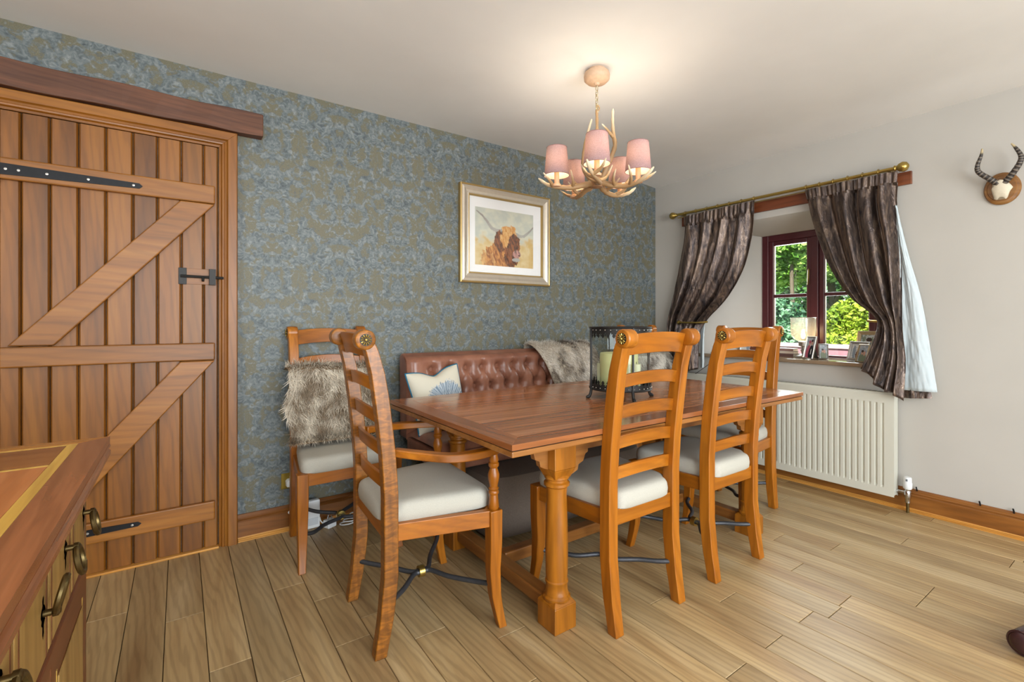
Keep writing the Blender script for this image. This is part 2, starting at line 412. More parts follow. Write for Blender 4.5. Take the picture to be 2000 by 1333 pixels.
# skirtings with pale quadrant beading
def skirting(name, along, a, b, mat, mat2, lab):
    pr = [(0, 0), (-.02, 0), (-.02, .098), (-.015, .104), (-.017, .112), (-.012, .118), (-.012, .124), (-.006, .134), (0, .135)]
    bd = [(-.02, 0), (-.036, 0), (-.036, .006), (-.031, .008), (-.031, .013), (-.025, .016), (-.022, .021), (-.02, .021)]
    def P(p, t): return (t, p[0], p[1]) if along == 'X' else (p[0], t, p[1])
    o = M().loft([[P(p, a) for p in pr], [P(p, b) for p in pr]]).build(name, mat); struct(o, lab)
    M().loft([[P(p, a) for p in bd], [P(p, b) for p in bd]]).build('beading', mat2, o)
    return o
skirting('baseboard_back', 'X', -3.395, -.02, SKIRTX, BEADX, 'brown skirting below the wallpaper')
sr = skirting('baseboard_right', 'Y', -.001, YF, SKIRTY, BEADY, 'brown skirting below the window wall')
skirting('baseboard_left', 'X', XL, -4.345, SKIRTX, BEADX, 'brown skirting left of the door')
for yy in (-1.925, -2.20, -2.33):
    q = M(); q.tube([(-.012, yy, .13), (-.02, yy, .142), (-.012, yy+.004, .152)], .004, 6); q.build('cable_clip', IRON, sr)

# ------------------------------------------------------------------ plank door with frame and beam
door = bpy.data.objects.new('door_1', None); COL.objects.link(door); struct(door, 'stained pine ledged and braced plank door')
edges = [-4.262, -4.195, -4.105, -4.013, -3.919, -3.823, -3.73, -3.637, -3.545, -3.482]
for a, b in zip(edges, edges[1:]):
    m = M(); c = .006; g = .0015
    m.loft([[(a+g, -.001, z), (b-g, -.001, z), (b-g, -.016, z), (b-g-c, -.024, z), (a+g+c, -.024, z), (a+g, -.016, z)] for z in (.012, 2.034)])
    m.build('board', PINE, door)
def rail(name, z0, z1, x0=-4.255, x1=-3.497): return box(name, PINEX, door, x0, x1, -.050, -.0245, z0, z1, bevel=.006)
rail('ledge', 1.742, 1.832); rail('ledge', .955, 1.042); rail('ledge', .152, .245)
def brace(p):
    m = M(); m.prism(p, -.048, -.0245, 'XZ'); return m.build('brace', BRACEW, door, bevel=.005)
BRACEW = wood('stained brace', '70440f', '986220', 'aa7430', 'X', rough=.42, scale=9, rand=5, vary=.05, knots=2.6)
brace([(-3.498, 1.740), (-3.64, 1.740), (-4.232, 1.045), (-4.09, 1.045)])
brace([(-3.498, .953), (-3.64, .953), (-4.232, .248), (-4.09, .248)])
def strap(z0, x1, h0, h1):
    m = M(); m.prism([(-4.262, z0-h0), (x1-.012, z0-h1), (x1, z0), (x1-.012, z0+h1), (-4.262, z0+h0)], -.055, -.0505, 'XZ')
    o = m.build('strap_hinge', IRON, door)
    for f in (.06, .14, .32, .6, .93):
        xx = -4.262+(x1+4.262)*f; s = M(); s.lathe([(.0, -.0575), (.005, -.057), (.0055, -.055)], (xx, 0, z0), 10, 'Y'); s.build('screw', SILVER, o)
strap(1.782, -3.785, .024, .012); strap(.205, -3.79, .022, .010)
box('hinge_knuckle', IRON, door, -4.272, -4.258, -.06, -.03, 1.73, 1.83)
lt = box('latch_plate', BLACK, door, -3.648, -3.615, -.032, -.0245, 1.333, 1.414, bevel=.001)
box('latch_backing', PINEX, door, -3.645, -3.49, -.0275, -.0245, 1.335, 1.412, bevel=.001)
M().tube([(-3.64, -.038, 1.373), (-3.46, -.042, 1.370)], .007, 8).build('latch_bar', BLACK, door)
M().tube([(-3.548, -.045, 1.372), (-3.548, -.055, 1.350)], .006, 8).build('latch_knob', BLACK, door)
box('latch_guide', BLACK, door, -3.522, -3.494, -.05, -.0245, 1.333, 1.412, bevel=.001)
M().sphere((-3.632, -.034, 1.373), .006, 10, 6).build('screw', SILVER, lt)
fr = bpy.data.objects.new('trim_1', None); COL.objects.link(fr); struct(fr, 'moulded wooden door frame')
pr = [(0, 0), (0, -.026), (.010, -.030), (.014, -.040), (.022, -.042), (.026, -.036), (.034, -.040), (.040, -.050), (.078, -.050), (.082, -.044), (.082, 0)]
m = M(); m.loft([[(-3.48+p[0], p[1], 0) for p in pr], [(-3.48+p[0], p[1], 2.038+p[0]) for p in pr]]); m.build('jamb', FRAMEW, fr, bevel=.001)
m = M(); m.loft([[(-4.264-p[0], p[1], 0) for p in pr], [(-4.264-p[0], p[1], 2.038+p[0]) for p in pr]]); m.build('jamb', FRAMEW, fr, bevel=.001)
m = M(); m.loft([[(-4.264-p[0], p[1], 2.038+p[0]) for p in pr], [(-3.48+p[0], p[1], 2.038+p[0]) for p in pr]]); m.build('head', FRAMEX, fr, bevel=.001)
box('threshold', BEADX, fr, -4.264, -3.48, -.045, -.001, 0, .010, bevel=.002)
bm_ = M()
NB = 28
bm_.loft([[(-4.75+1.468*i/NB, -.001, 2.124), (-4.75+1.468*i/NB, -.066+.0015*sin(i*1.3), 2.124+.003*sin(i*.9)), (-4.75+1.468*i/NB, -.066+.0015*sin(i*1.7+1), 2.238+.004*sin(i*.7+2)), (-4.75+1.468*i/NB, -.001, 2.241)] for i in range(NB+1)])
struct(bm_.build('trim_2', BEAM, bevel=.004), 'rough dark timber beam above the door')

# ------------------------------------------------------------------ window
MARO = plain('maroon window paint', '55282c', .35, 0, .08, 30)
win = bpy.data.objects.new('window_1', None); COL.objects.link(win); struct(win, 'maroon casement window with glazing bars')
xa, xb = .285, .345
def wbox(n, x0, x1, y0, y1, z0, z1, mat=MARO, par=win, bevel=.004): return box(n, mat, par, x0, x1, min(y0, y1), max(y0, y1), z0, z1, bevel=bevel)
wbox('frame_stile', xa, xb, by0, by0-.05, wz0, bz1); wbox('frame_stile', xa, xb, by1+.05, by1, wz0, bz1)
wbox('frame_head', xa, xb, by0-.05, by1+.05, bz1-.05, bz1); wbox('frame_sill', xa, xb, by0-.05, by1+.05, wz0, wz0+.016)
mu0, mu1 = -1.215, -1.265
wbox('mullion', xa-.004, xb, mu0, mu1, wz0+.022, bz1-.05)
for s0, s1 in ((by0-.05, mu0), (mu1, by1+.05)):
    sash = wbox('casement', xa+.012, xb-.006, s0, s0-.035, wz0+.022, bz1-.05)
    wbox('casement_stile', xa+.012, xb-.006, s1+.035, s1, wz0+.022, bz1-.05, par=sash)
    wbox('casement_rail', xa+.012, xb-.006, s0-.035, s1+.035, bz1-.085, bz1-.05, par=sash); wbox('casement_rail', xa+.012, xb-.006, s0-.035, s1+.035, wz0+.016, wz0+.030, par=sash)
    wbox('glazing_bar', xa+.016, xb-.01, s0-.035, s1+.035, 1.340, 1.366, par=sash)
    for z0, z1 in ((wz0+.030, 1.340), (1.366, bz1-.085)):
        wbox('pane', xa+.035, xa+.039, s0-.037, s1+.037, z0, z1, GLASS, sash, 0)
    m = M()
    for yb_ in (s0-.037, s1+.037): m.box(xa+.024, xa+.034, yb_-.003, yb_+.003, wz0+.030, bz1-.085)
    m.build('glazing_bead', plain('pale bead', 'cfc2a4', .5), sash)
m = M(); m.tube(smoothpts([(xa, mu0+.012, 1.55), (xa-.012, mu0+.012, 1.54), (xa-.014, mu0+.014, 1.48), (xa-.006, mu0+.02, 1.43)], 10), .006, 6); m.build('window_handle', BRASS, win)
SILLM = plain('varnished sill', '8a7660', .07, 0, .15, 8)
m = M(); m.loft([[(-.035, -.465, z), (-.035, -1.785, z), (.0, -1.785, z), (.0, -1.752, z), (.284, -1.67, z), (.284, -.84, z), (.0, -.498, z), (.0, -.465, z)] for z in (.852, .880)])
struct(m.build('trim_3', SILLM, bevel=.006), 'glossy brown window sill')
struct(box('trim_4', wood('curtain batten', '5a2c16', '7a4224', '90552f', 'Y', vary=0), None, -.022, 0, -1.90, -.30, 1.985, 2.062), 'dark wooden batten behind the curtain rod')

# ------------------------------------------------------------------ dining chairs
CHW = wood('honey oak', '7c480c', 'a36314', 'ba7a24', 'Z', rough=.33, scale=9, rand=4, vary=.07)
CHX = wood('honey oak across', '7c480c', 'a36314', 'ba7a24', 'X', rough=.33, scale=9, rand=4, vary=.07)
CHY = wood('honey oak deep', '7c480c', 'a36314', 'ba7a24', 'Y', rough=.33, scale=9, rand=4, vary=.07)
ARW = wood('figured oak', '8f5e1c', 'b47a2c', 'ca9442', 'Z', rough=.33, scale=9, rand=4, vary=.05, stripe=.75)
STRET = plain('forged iron', '45464a', .45, .5, .15)
LINEN = plain('oatmeal linen', 'b2aea2', .9, 0, .14, 520)
OFF = [(0, -.036), (.06, -.026), (.13, -.014), (.27, 0), (.41, 0), (.55, 0), (.69, -.009), (.78, -.019), (.88, -.031), (.97, -.045), (1.045, -.064), (1.085, -.080)]
def off(z): return pl(OFF, z)[0]
Y0 = -.19
def make_chair(label, arm=False):
    t = thing('dining_armchair' if arm else 'dining_chair', label, 'chair', group='oak ladder-back chairs around the dining table')
    W = ARW if arm else CHW
    bx = .198 if arm else .185; fx = .268 if arm else .225; pw = .023
    for s in (-1, 1):
        m = M(); rings = []
        for i in range(29):
            z = 1.085*i/28; y = Y0+off(z); d = .025 if z > .2 else .021+.004*z/.2; wv = pw*(.94 if z < .1 else 1)
            if z > .9: d = .025-.004*(z-.9)/.185
            rings.append([(s*bx-wv, y-d, z), (s*bx+wv, y-d, z), (s*bx+wv, y+d, z), (s*bx-wv, y+d, z)])
        m.loft(rings)
        yc, zc = Y0-.088, 1.088
        m.lathe([(.030, -.026), (.0345, -.023), (.0345, .023), (.030, .026)], (s*bx, yc, zc), 26, 'X')
        post = m.build('back_post', W, t, smooth=True, bevel=.003)
        r = M(); xo = s*(bx+.026)
        for k in range(12):
            a = 2*pi*k/12
            r.tube([(xo+s*.003, yc+cos(a)*.0075, zc+sin(a)*.0075), (xo+s*.0045, yc+cos(a)*.013, zc+sin(a)*.013), (xo+s*.003, yc+cos(a)*.0185, zc+sin(a)*.0185)], [.0012, .0027, .0022], 6)
        r.sphere((xo+s*.004, yc, zc), .006, 8, 5)
        M().lathe([(.0205, 0), (.0205, s*.002), (.0, s*.002)], (xo, yc, zc), 18, 'X').build('rosette_disc', BLACK, post, smooth=True)
        r.build('rosette', BRASS, post, smooth=True)
        # front leg, sabre foot
        m = M(); rings = []
        FO = [(0, .030, .016), (.05, .018, .0165), (.12, .004, .019), (.22, -.003, .022), (.32, 0, .0245), (.445, .0, .025)]
        for i in range(15):
            z = .445*i/14; o, d = pl(FO, z); yc2 = .185+o; xx = s*(fx+o*.25)
            rings.append([(xx-d, yc2-d, z), (xx+d, yc2-d, z), (xx+d, yc2+d, z), (xx-d, yc2+d, z)])
        m.loft(rings); fl = m.build('front_leg', W if not arm else CHW, t, smooth=True, bevel=.003)
        if arm:
            m = M(); pz = [(.017, .445), (.021, .452), (.018, .48), (.016, .50), (.020, .505), (.020, .512), (.016, .517), (.020, .523), (.015, .53), (.021, .56), (.022, .575), (.014, .60), (.020, .607), (.020, .618), (.016, .622), (.019, .63), (.012, .660)]
            m.lathe([(r_, z) for r_, z in pz], (s*fx, .185, 0), 18); m.build('arm_spindle', CHW, t, smooth=True)
            m = M(); P = smoothpts([(s*bx, Y0+.018, .693), (s*(bx+.055), Y0+.10, .682), (s*(fx+.03), .0, .672), (s*(fx+.028), .10, .668), (s*fx, .19, .667), (s*(fx-.03), .235, .667)], 22); rings = []
            for i, p in enumerate(P):
                d = (P[min(i+1, len(P)-1)]-P[max(i-1, 0)]); d.z = 0; d.normalize(); n = Vector((-d.y, d.x, 0)); w = .016+.006*sin(pi*i/len(P)); h = .014
                rings.append([p-n*w-Vector((0, 0, h)), p+n*w-Vector((0, 0, h)), p+n*w+Vector((0, 0, h)), p-n*w+Vector((0, 0, h))])
            m.loft(rings); m.build('arm', CHY, t, smooth=True, bevel=.004)
    def slat(name, zc, h, th, arch, bow):
        m = M(); n = 14; rings = []; hw = bx-pw+.004
        for i in range(n+1):
            q = -1+2*i/n; x = q*hw; a = arch*(1-q*q); b = -bow*(1-q*q)
            r = []
            for zz, sy in ((zc-h/2+a*1.15, -1), (zc+h/2+a, -1), (zc+h/2+a, 1), (zc-h/2+a*1.15, 1)):
                r.append((x, Y0+off(zz)+.004+b+sy*th/2, zz))
            rings.append(r)
        m.loft(rings); return m.build(name, CHX, t, smooth=True, bevel=.002)
    slat('crest_rail', 1.062, .078, .020, .010, .022)
    for z in (.925, .808, .692, .575): slat('back_slat', z, .050, .014, .014, .022)
    # seat rails
    z0, z1 = .385, .445
    M().box(-bx+pw, bx-pw, Y0-.014, Y0+.014, z0, z1).build('seat_rail', CHX, t, bevel=.002)
    M().box(-fx+.02, fx-.02, .172, .198, z0, z1).build('seat_rail', CHX, t, bevel=.002)
    for s in (-1, 1):
        m = M(); m.loft([[(s*(bx-.014), Y0+.02, z0), (s*(bx+.014), Y0+.02, z0), (s*(bx+.014), Y0+.02, z1), (s*(bx-.014), Y0+.02, z1)], [(s*(fx-.014), .165, z0), (s*(fx+.014), .165, z0), (s*(fx+.014), .165, z1), (s*(fx-.014), .165, z1)]])
        m.build('seat_rail', CHY, t, bevel=.002)
    # upholstered seat, notched behind the posts by its own outline
    m = M(); n = 40; rings = []
    fw = fx+(.012 if not arm else -.02)
    def outline(k, inset, z):
        a = 2*pi*k/n; ex = 7.0
        cx = math.copysign(abs(cos(a))**(2/ex), cos(a)); sy = math.copysign(abs(sin(a))**(2/ex), sin(a))
        y = -.005+sy*(.214-inset); wv = (bx-.008)+(fw-bx+.008)*((y+.21)/.42)
        if y < Y0+.03: wv = min(wv, bx-.0235)
        return (cx*(wv-inset), y, z)
    for inset, z in ((.006, .44), (.0, .446), (-.002, .47), (.001, .492), (.006, .502), (.016, .509), (.04, .512), (.10, .514), (.19, .515)):
        rings.append([outline(k, inset, z) for k in range(n)])
    m.loft(rings); m.build('seat', LINEN, t, smooth=True)
    # forged iron stretcher: two bent rods tied by a brass collar
    for s in (-1, 1):
        P = smoothpts([(s*(bx-.01), Y0-.01, .155), (s*(bx-.05), Y0+.03, .150), (s*(.09), -.10, .145), (s*.012, -.035, .142), (s*.008, .0, .142), (s*.012, .035, .142), (s*.10, .08, .143), (s*(fx-.06), .155, .150), (s*(fx-.015), .175, .160)], 40)
        M().tube(P, .0095, 10).build('iron_stretcher', STRET, t, smooth=True)
    M().lathe([(.0225, -.011), (.0225, .011)], (0, 0, .142), 14, 'Y').build('collar', BRASS, t, smooth=True)
    return t
ch = make_chair('honey oak ladder-back chair nearest the viewer, back turned, before the lantern')
ch.location = (-2.147, -1.432, 0)
def place(label, loc, rz):
    c = copy_tree(ch); c['label'] = label; c.location = loc; c.rotation_euler = (0, 0, rz); return c
place('honey oak ladder-back chair with back turned, second along the near table side', (-1.518, -1.432, 0), radians(0))
place('ladder-back chair against the wallpaper beside the door, brown fur over its back', (-2.955, -.328, 0), pi)
place('ladder-back chair in the room corner behind the lantern', (-.655, -.612, 0), pi)
place('ladder-back chair at the radiator end of the table', (-.866, -1.205, 0), pi/2)
ac = make_chair('carver armchair in stripy figured oak at the near table end', True)
ac.location = (-2.845, -1.085, 0); ac.rotation_euler = (0, 0, -radians(93.3))

# ------------------------------------------------------------------ dining table
TOPX = wood('table oak', '98623c', 'b27a50', 'c4906a', 'X', rough=.16, scale=8, rand=8, vary=.17)
TOPB = wood('table border oak', '85522e', '9c643c', 'ae764c', 'X', rough=.18, scale=8, rand=8, vary=.04); TOPBY = wood('table end border oak', '85522e', '9c643c', 'ae764c', 'Y', rough=.18, scale=8, rand=8, vary=.04)
LEGW = wood('table leg oak', '7e4d10', 'a5691a', 'bb802c', 'Z', rough=.33, scale=8, rand=4, vary=.05, knots=1.6); LEGX = wood('table rail oak', '7c4f1e', '986530', 'ab7a40', 'X', rough=.35, rand=4, vary=.05); LEGY = wood('table bearer oak', '7c4f1e', '986530', 'ab7a40', 'Y', rough=.35, rand=4, vary=.05)
tx0, tx1, ty0, ty1, TZ = -2.765, -.755, -1.612, -.53, .750
tb = thing('dining_table', 'long oak refectory table with parquet top and turned legs', 'table', ((tx0+tx1)/2, (ty0+ty1)/2, 0))
hx, hy = (tx1-tx0)/2, (ty1-ty0)/2; bw = .085
def slab(poly, name, mat, z0, z1, bev=.0012): return M().prism(poly, z0, z1, 'XY').build(name, mat, tb, bevel=bev)
g = .0008
slab([(-hx, -hy), (hx, -hy), (hx-bw, -hy+bw), (-hx+bw, -hy+bw)], 'border_board', TOPB, TZ-.020, TZ)
slab([(hx, hy), (-hx, hy), (-hx+bw, hy-bw), (hx-bw, hy-bw)], 'border_board', TOPB, TZ-.020, TZ)
slab([(-hx, hy), (-hx, -hy), (-hx+bw, -hy+bw), (-hx+bw, hy-bw)], 'border_board', TOPBY, TZ-.020, TZ)
slab([(hx, -hy), (hx, hy), (hx-bw, hy-bw), (hx-bw, -hy+bw)], 'border_board', TOPBY, TZ-.020, TZ)
ix, iy = hx-bw-g, hy-bw-g; nb = 7; bh = 2*iy/nb; rt = random.Random(5)
for i in range(nb):
    a, b = -iy+i*bh+g, -iy+(i+1)*bh-g; k = abs(i-(nb-1)/2)/((nb-1)/2)
    c1 = -.30+.16*k; c2 = .30-.16*k       # pointed centre field
    k2a = -.30+.16*abs((a/iy)); k2b = -.30+.16*abs((b/iy))
    slab([(-ix, a), (k2a-g, a), (k2b-g, b), (-ix, b)], 'top_board', TOPX, TZ-.020, TZ-.0002)
    slab([(k2a+g, a), (-k2a-g, a), (-k2b-g, b), (k2b+g, b)], 'top_board', TOPX, TZ-.020, TZ-.0002)
    slab([(-k2a+g, a), (ix, a), (ix, b), (-k2b+g, b)], 'top_board', TOPX, TZ-.020, TZ-.0002)
M().box(-hx+.008, hx-.008, -hy+.008, hy-.008, TZ-.024, TZ-.0201).build('shadow_gap', IRON, tb)
M().box(-hx+.002, hx-.002, -hy+.002, hy-.002, TZ-.044, TZ-.024).build('draw_leaf', LEGX, tb, bevel=.004)
def tp(x, y): return x-tb.location.x, y-tb.location.y
lx = [tp(-2.472, 0)[0], tp(-1.105, 0)[0]]; ly = [tp(0, -1.488)[1], tp(0, -.705)[1]]
for x in lx:
    for y in ly:
        leg = M(); w = .052
        leg.box(x-w, x+w, y-w, y+w, .60, TZ-.0445)
        leg.loft([[(x-w, y-w, .60), (x+w, y-w, .60), (x+w, y+w, .60), (x-w, y+w, .60)], [(x-.036, y-.036, .562), (x+.036, y-.036, .562), (x+.036, y+.036, .562), (x-.036, y+.036, .562)]])
        leg.build('leg_block', LEGW, tb, bevel=.003)
        q = M(); q.lathe([(.040, .575), (.047, .568), (.047, .560), (.041, .556), (.041, .548), (.049, .543), (.049, .533), (.041, .526), (.038, .50), (.041, .40), (.043, .30), (.042, .20), (.040, .178), (.044, .174), (.044, .168), (.041, .164), (.042, .135), (.045, .128), (.045, .122), (.052, .116), (.052, .108), (.046, .10)], (x, y, 0), 26)
        q.build('turned_leg', LEGW, tb, smooth=True)
        f = M(); f.box(x-w, x+w, y-w, y+w, 0, .095); f.loft([[(x-w, y-w, .095), (x+w, y-w, .095), (x+w, y+w, .095), (x-w, y+w, .095)], [(x-.038, y-.038, .112), (x+.038, y-.038, .112), (x+.038, y+.038, .112), (x-.038, y+.038, .112)]])
        f.build('foot_block', LEGW, tb, bevel=.003)
    M().box(x-.030, x+.030, ly[0]+.052, ly[1]-.052, .045, .10).build('foot_rail', LEGY, tb, bevel=.006)
    M().box(x-.045, x+.045, ly[0]+.052, ly[1]-.052, .635, TZ-.0445).build('bearer', LEGY, tb, bevel=.002)
    br = [(0, 0), (.10, 0), (.10, -.012), (.085, -.02), (.075, -.045), (.05, -.055), (.045, -.075), (.02, -.085), (0, -.09)]
M().box(lx[0]+.030, lx[1]-.030, -.028, .028, .05, .105).build('long_stretcher', LEGX, tb, bevel=.006)
for y, s in ((ly[0], -1), (ly[1], 1)):
    M().box(lx[0]+.052, lx[1]-.052, y-.014, y+.014, .648, TZ-.0445).build('apron', LEGX, tb, bevel=.002)
    for x, d in ((lx[0], 1), (lx[1], -1)):
        M().prism([(x+d*(.052+p[0]), .648+p[1]) for p in br], y-.012, y+.012, 'XZ').build('apron_bracket', LEGX, tb, bevel=.001)
        M().prism([(x-d*(.052+p[0]*.8), .69+p[1]) for p in br], y-.012, y+.012, 'XZ').build('apron_bracket', LEGX, tb, bevel=.001)

# ------------------------------------------------------------------ buttoned leather bench
def leather_mat():
    m = Mat('tan leather', rough=.30); f = m.noise(m.mapped(), 9, 4)
    m.base(m.ramp(f, [(.3, '764a3a'), (.55, '8e5d48'), (.75, '9e6d58')])); m.bump(m.noise(m.mapped(), 220, 3), .12, .0008); return m.m
LEATHER = leather_mat()
bx0, bx1 = -2.53, -1.06; bl = bx1-bx0
bench = thing('leather_bench', 'brown buttoned leather bench against the wallpapered wall', 'bench', (bx0, -.05, 0))
btn = []
for j, z in enumerate((.855, .730, .605)):
    for i in range(14):
        x = .155+i*.1215+(.068 if j % 2 else 0)
        if x < bl-.08: btn.append((x, z))
BT = np.array(btn)
PAIRS = [(ax, az, cx-ax, cz-az, (cx-ax)**2+(cz-az)**2,   .016 if cx > ax else .006) for ax, az in btn for cx, cz in btn if 0 < az-cz < .13 and -.07 < cx-ax < .09]
def tuft(x, z):
    d = np.sqrt((BT[:, 0]-x)**2+(BT[:, 1]-z)**2); h = -.030*exp(-(d.min()/.024)**2)-.012*exp(-(d.min()/.05)**2)
    for ax, az, vx, vz, L2, dp in PAIRS:
        t = ((x-ax)*vx+(z-az)*vz)/L2
        if -.05 < t < 1.05:
            q = abs((x-ax)*vz-(z-az)*vx)/sqrt(L2); h -= dp*exp(-(q/.0075)**2)
    if z > .855:
        q = min(abs(x-b[0]) for b in btn if b[1] == .855); h -= .006*exp(-(q/.004)**2)*max(0, 1-abs(z-.90)/.06)
    return h
m = M()
def back_fn(u, v):
    x = u*bl; z = .44+v*.505
    e = min(x, bl-x)/.05; edge = -.035*(1-min(1, e))**2
    tz = max(0, (z-.90)/.045); top = -.05*tz**2.2
    y = -.155-.02*sin(pi*v)+(-(tuft(x, z)+edge+top))
    return (x, y, z-(.010*tz if tz > .9 else 0))
m.grid(back_fn, 150, 56)
m.build('backrest', LEATHER, bench, smooth=True)
sh = M(); rings = []
for x in (0.002, bl-.002): rings.append([(x, -.125, .44), (x, -.01, .44), (x, -.0, .93), (x, -.02, .952), (x, -.06, .952), (x, -.125, .90)])
sh.loft(rings); sh.build('back_shell', LEATHER, bench, smooth=True, bevel=.012)
for x, z in btn:
    d = back_fn(x/bl, (z-.44)/.505)
    M().sphere((x, d[1]-.002, z), .012, 10, 6, (1, .6, 1)).build('button', LEATHER, bench, smooth=True)
m = M()
def seat_fn(u, v):
    x = u*bl; y = -.13-.445*v; ex = min(x, bl-x)/.06; ey = min((y+.575)/.06, 1)
    z = .505-.03*(1-min(1, ex))**2-.045*(1-max(0, min(1, ey)))**2
    for i in range(7):
        for yy in (-.25, -.42):
            bxx = .2+i*.18+(.09 if yy < -.3 else 0); d = sqrt((x-bxx)**2+(y-yy)**2); z -= .028*exp(-(d/.03)**2)
    return (x, y, z)
m.grid(seat_fn, 70, 30); m.build('seat', LEATHER, bench, smooth=True)
box('seat_frame', LEATHER, bench, .002, bl-.002, -.582, -.12, .358, .458, bevel=.012)
for x in (.13, bl-.06):
    for y in (-.52, -.10): M().lathe([(.016, 0), (.024, .16), (.030, .358)], (x, y, 0), 12).build('leg', BLACK, bench, smooth=True)

# taupe ottoman pushed below the table
TAUPE = plain('taupe bouclé', '6a5d52', .95, 0, .28, 300)
ot = thing('ottoman', 'low taupe upholstered ottoman under the table before the bench', 'ottoman', (-2.36, -.86, 0))
m = M(); rings = []
for ins, z in ((.02, .025), (.0, .05), (-.006, .18), (0, .30), (.02, .338), (.06, .35), (.12, .352)):
    q = []
    for k in range(36):
        a = 2*pi*k/36; ex = 6; cx = math.copysign(abs(cos(a))**(2/ex), cos(a)); sy = math.copysign(abs(sin(a))**(2/ex), sin(a)); q.append((.60+cx*(.60-ins), .205+sy*(.205-ins), z))
    rings.append(q)
m.loft(rings); m.build('cushion_body', TAUPE, ot, smooth=True)
for x in (.08, 1.12):
    for y in (.06, .35): M().lathe([(.018, 0), (.022, .026)], (x, y, 0), 10).build('foot', BLACK, ot)

# ------------------------------------------------------------------ furs
from mathutils import noise as mn
def fb(x, y, z, s=1.0): return mn.fractal(Vector((x*s, y*s, z*s)), 1.0, 2.0, 4)
FURM = printed('fur', .75); 
def fur(label, fn, n, comb, length, cols, under, loc=(0, 0, 0), nu=26, nv=26, width=.0013):
    t = thing('fur_throw', label, 'throw', loc, 0, 'fur throws on the seats')
    m = M(); m.grid(lambda u, v: tuple(fn(u, v)), nu, nv)
    m.build('hide', plain('hide '+under, under, .95), t, smooth=True, solid=.006)
    pts, nr, cb = [], [], []
    for i in range(n):
        u, v = random.random(), random.random(); p = Vector(fn(u, v)); e = .004
        du = Vector(fn(min(1, u+e), v))-Vector(fn(max(0, u-e), v)); dv_ = Vector(fn(u, min(1, v+e)))-Vector(fn(u, max(0, v-e)))
        nn = du.cross(dv_)
        if nn.length < 1e-9: continue
        nn.normalize()
        if nn.y > 0 and nn.z < .5: nn = -nn
        if nn.z < -.4: nn = -nn
        c = dv_.normalized()*comb+du.normalized()*(.7*fb(p.x, p.z, 3.1, 9))
        pts.append(p+nn*.003); nr.append(nn); cb.append(c)
    strands('fur_pile', pts, nr, cb, length, width, cols, t, FURM)
    return t
def jit(c, a):
    q = 1+random.uniform(-a, a); return tuple(max(0, v*q) for v in c)
BR0, BR1, BR2 = lin('8a7862'), lin('e2d6c2'), lin('8f7860')
def col_brown(i, p):
    k = max(0, min(1, .55+1.4*fb(p.x, p.z, 1.7, 11)+random.uniform(-.3, .3)))
    c = tuple(BR0[q]*(1-k)+BR1[q]*k for q in range(3)); return jit(tuple(v*.8 for v in c), .2), jit(c, .25)
CR0, CR1 = lin('6a5c50'), lin('e6ded2')
def col_cream(i, p):
    k = max(0, min(1, .62+1.9*fb(p.x*.8, p.z*.6, 5.7, 16)+random.uniform(-.35, .35)))
    c = tuple(CR0[q]*(1-k)+CR1[q]*k for q in range(3)); return jit(c, .15), jit(c, .2)
def chair_fur(wob):
    def fn(u, v):
        x = -.235+.47*u; ed = .012*sin(v*9+wob)*(abs(u-.5)*2)**3
        if v < .10: q = v/.10; return (x+ed, .222+.0-.075*q, .895+.012*sin(q*pi)+.015*sin(u*7+wob)*.5)
        if v < .86: q = (v-.10)/.76; return (x+ed, .147-.085*q-.012*sin(u*pi), .895-.345*q+.0075*sin(u*7+wob)*(1-q))
        q = (v-.86)/.14; return (x+ed-.02*q*(1-u), .062-.07*q, .55-.010*q)
    return fn
fur('shaggy brown fur hung over the chair back beside the door', chair_fur(0), 9500, .8, .05, col_brown, '80694f', (-2.955, -.33, 0))
fur('pale fur hung over the back of the corner chair', chair_fur(2), 6000, .8, .045, col_cream, 'a89c8c', (-.655, -.614, 0))
BP = [(-.03, .90), (-.045, .965), (-.10, .985), (-.20, .955), (-.262, .86), (-.272, .70), (-.285, .56), (-.33, .535), (-.48, .532), (-.60, .525), (-.655, .48), (-.664, .36)]
BPs = smoothpts([(0, y, z) for y, z in BP], 60)
def bench_fur(u, v):
    p = BPs[min(60, int(v*60))]; q = BPs[min(60, int(v*60)+1)]; f = v*60-int(v*60); y = p.y+(q.y-p.y)*f; z = p.z+(q.z-p.z)*f
    x0 = -1.575+.13*min(1, max(0, (.97-z)/.3)); x1 = -.985
    return (x0+(x1-x0)*u+.012*sin(v*14), y-.006*sin(u*23+v*4), z+.006*sin(u*23))
fur('cream and brown mottled fur draped over the leather bench end', bench_fur, 15000, .7, .030, col_cream, 'b5a896', nu=24, nv=60)

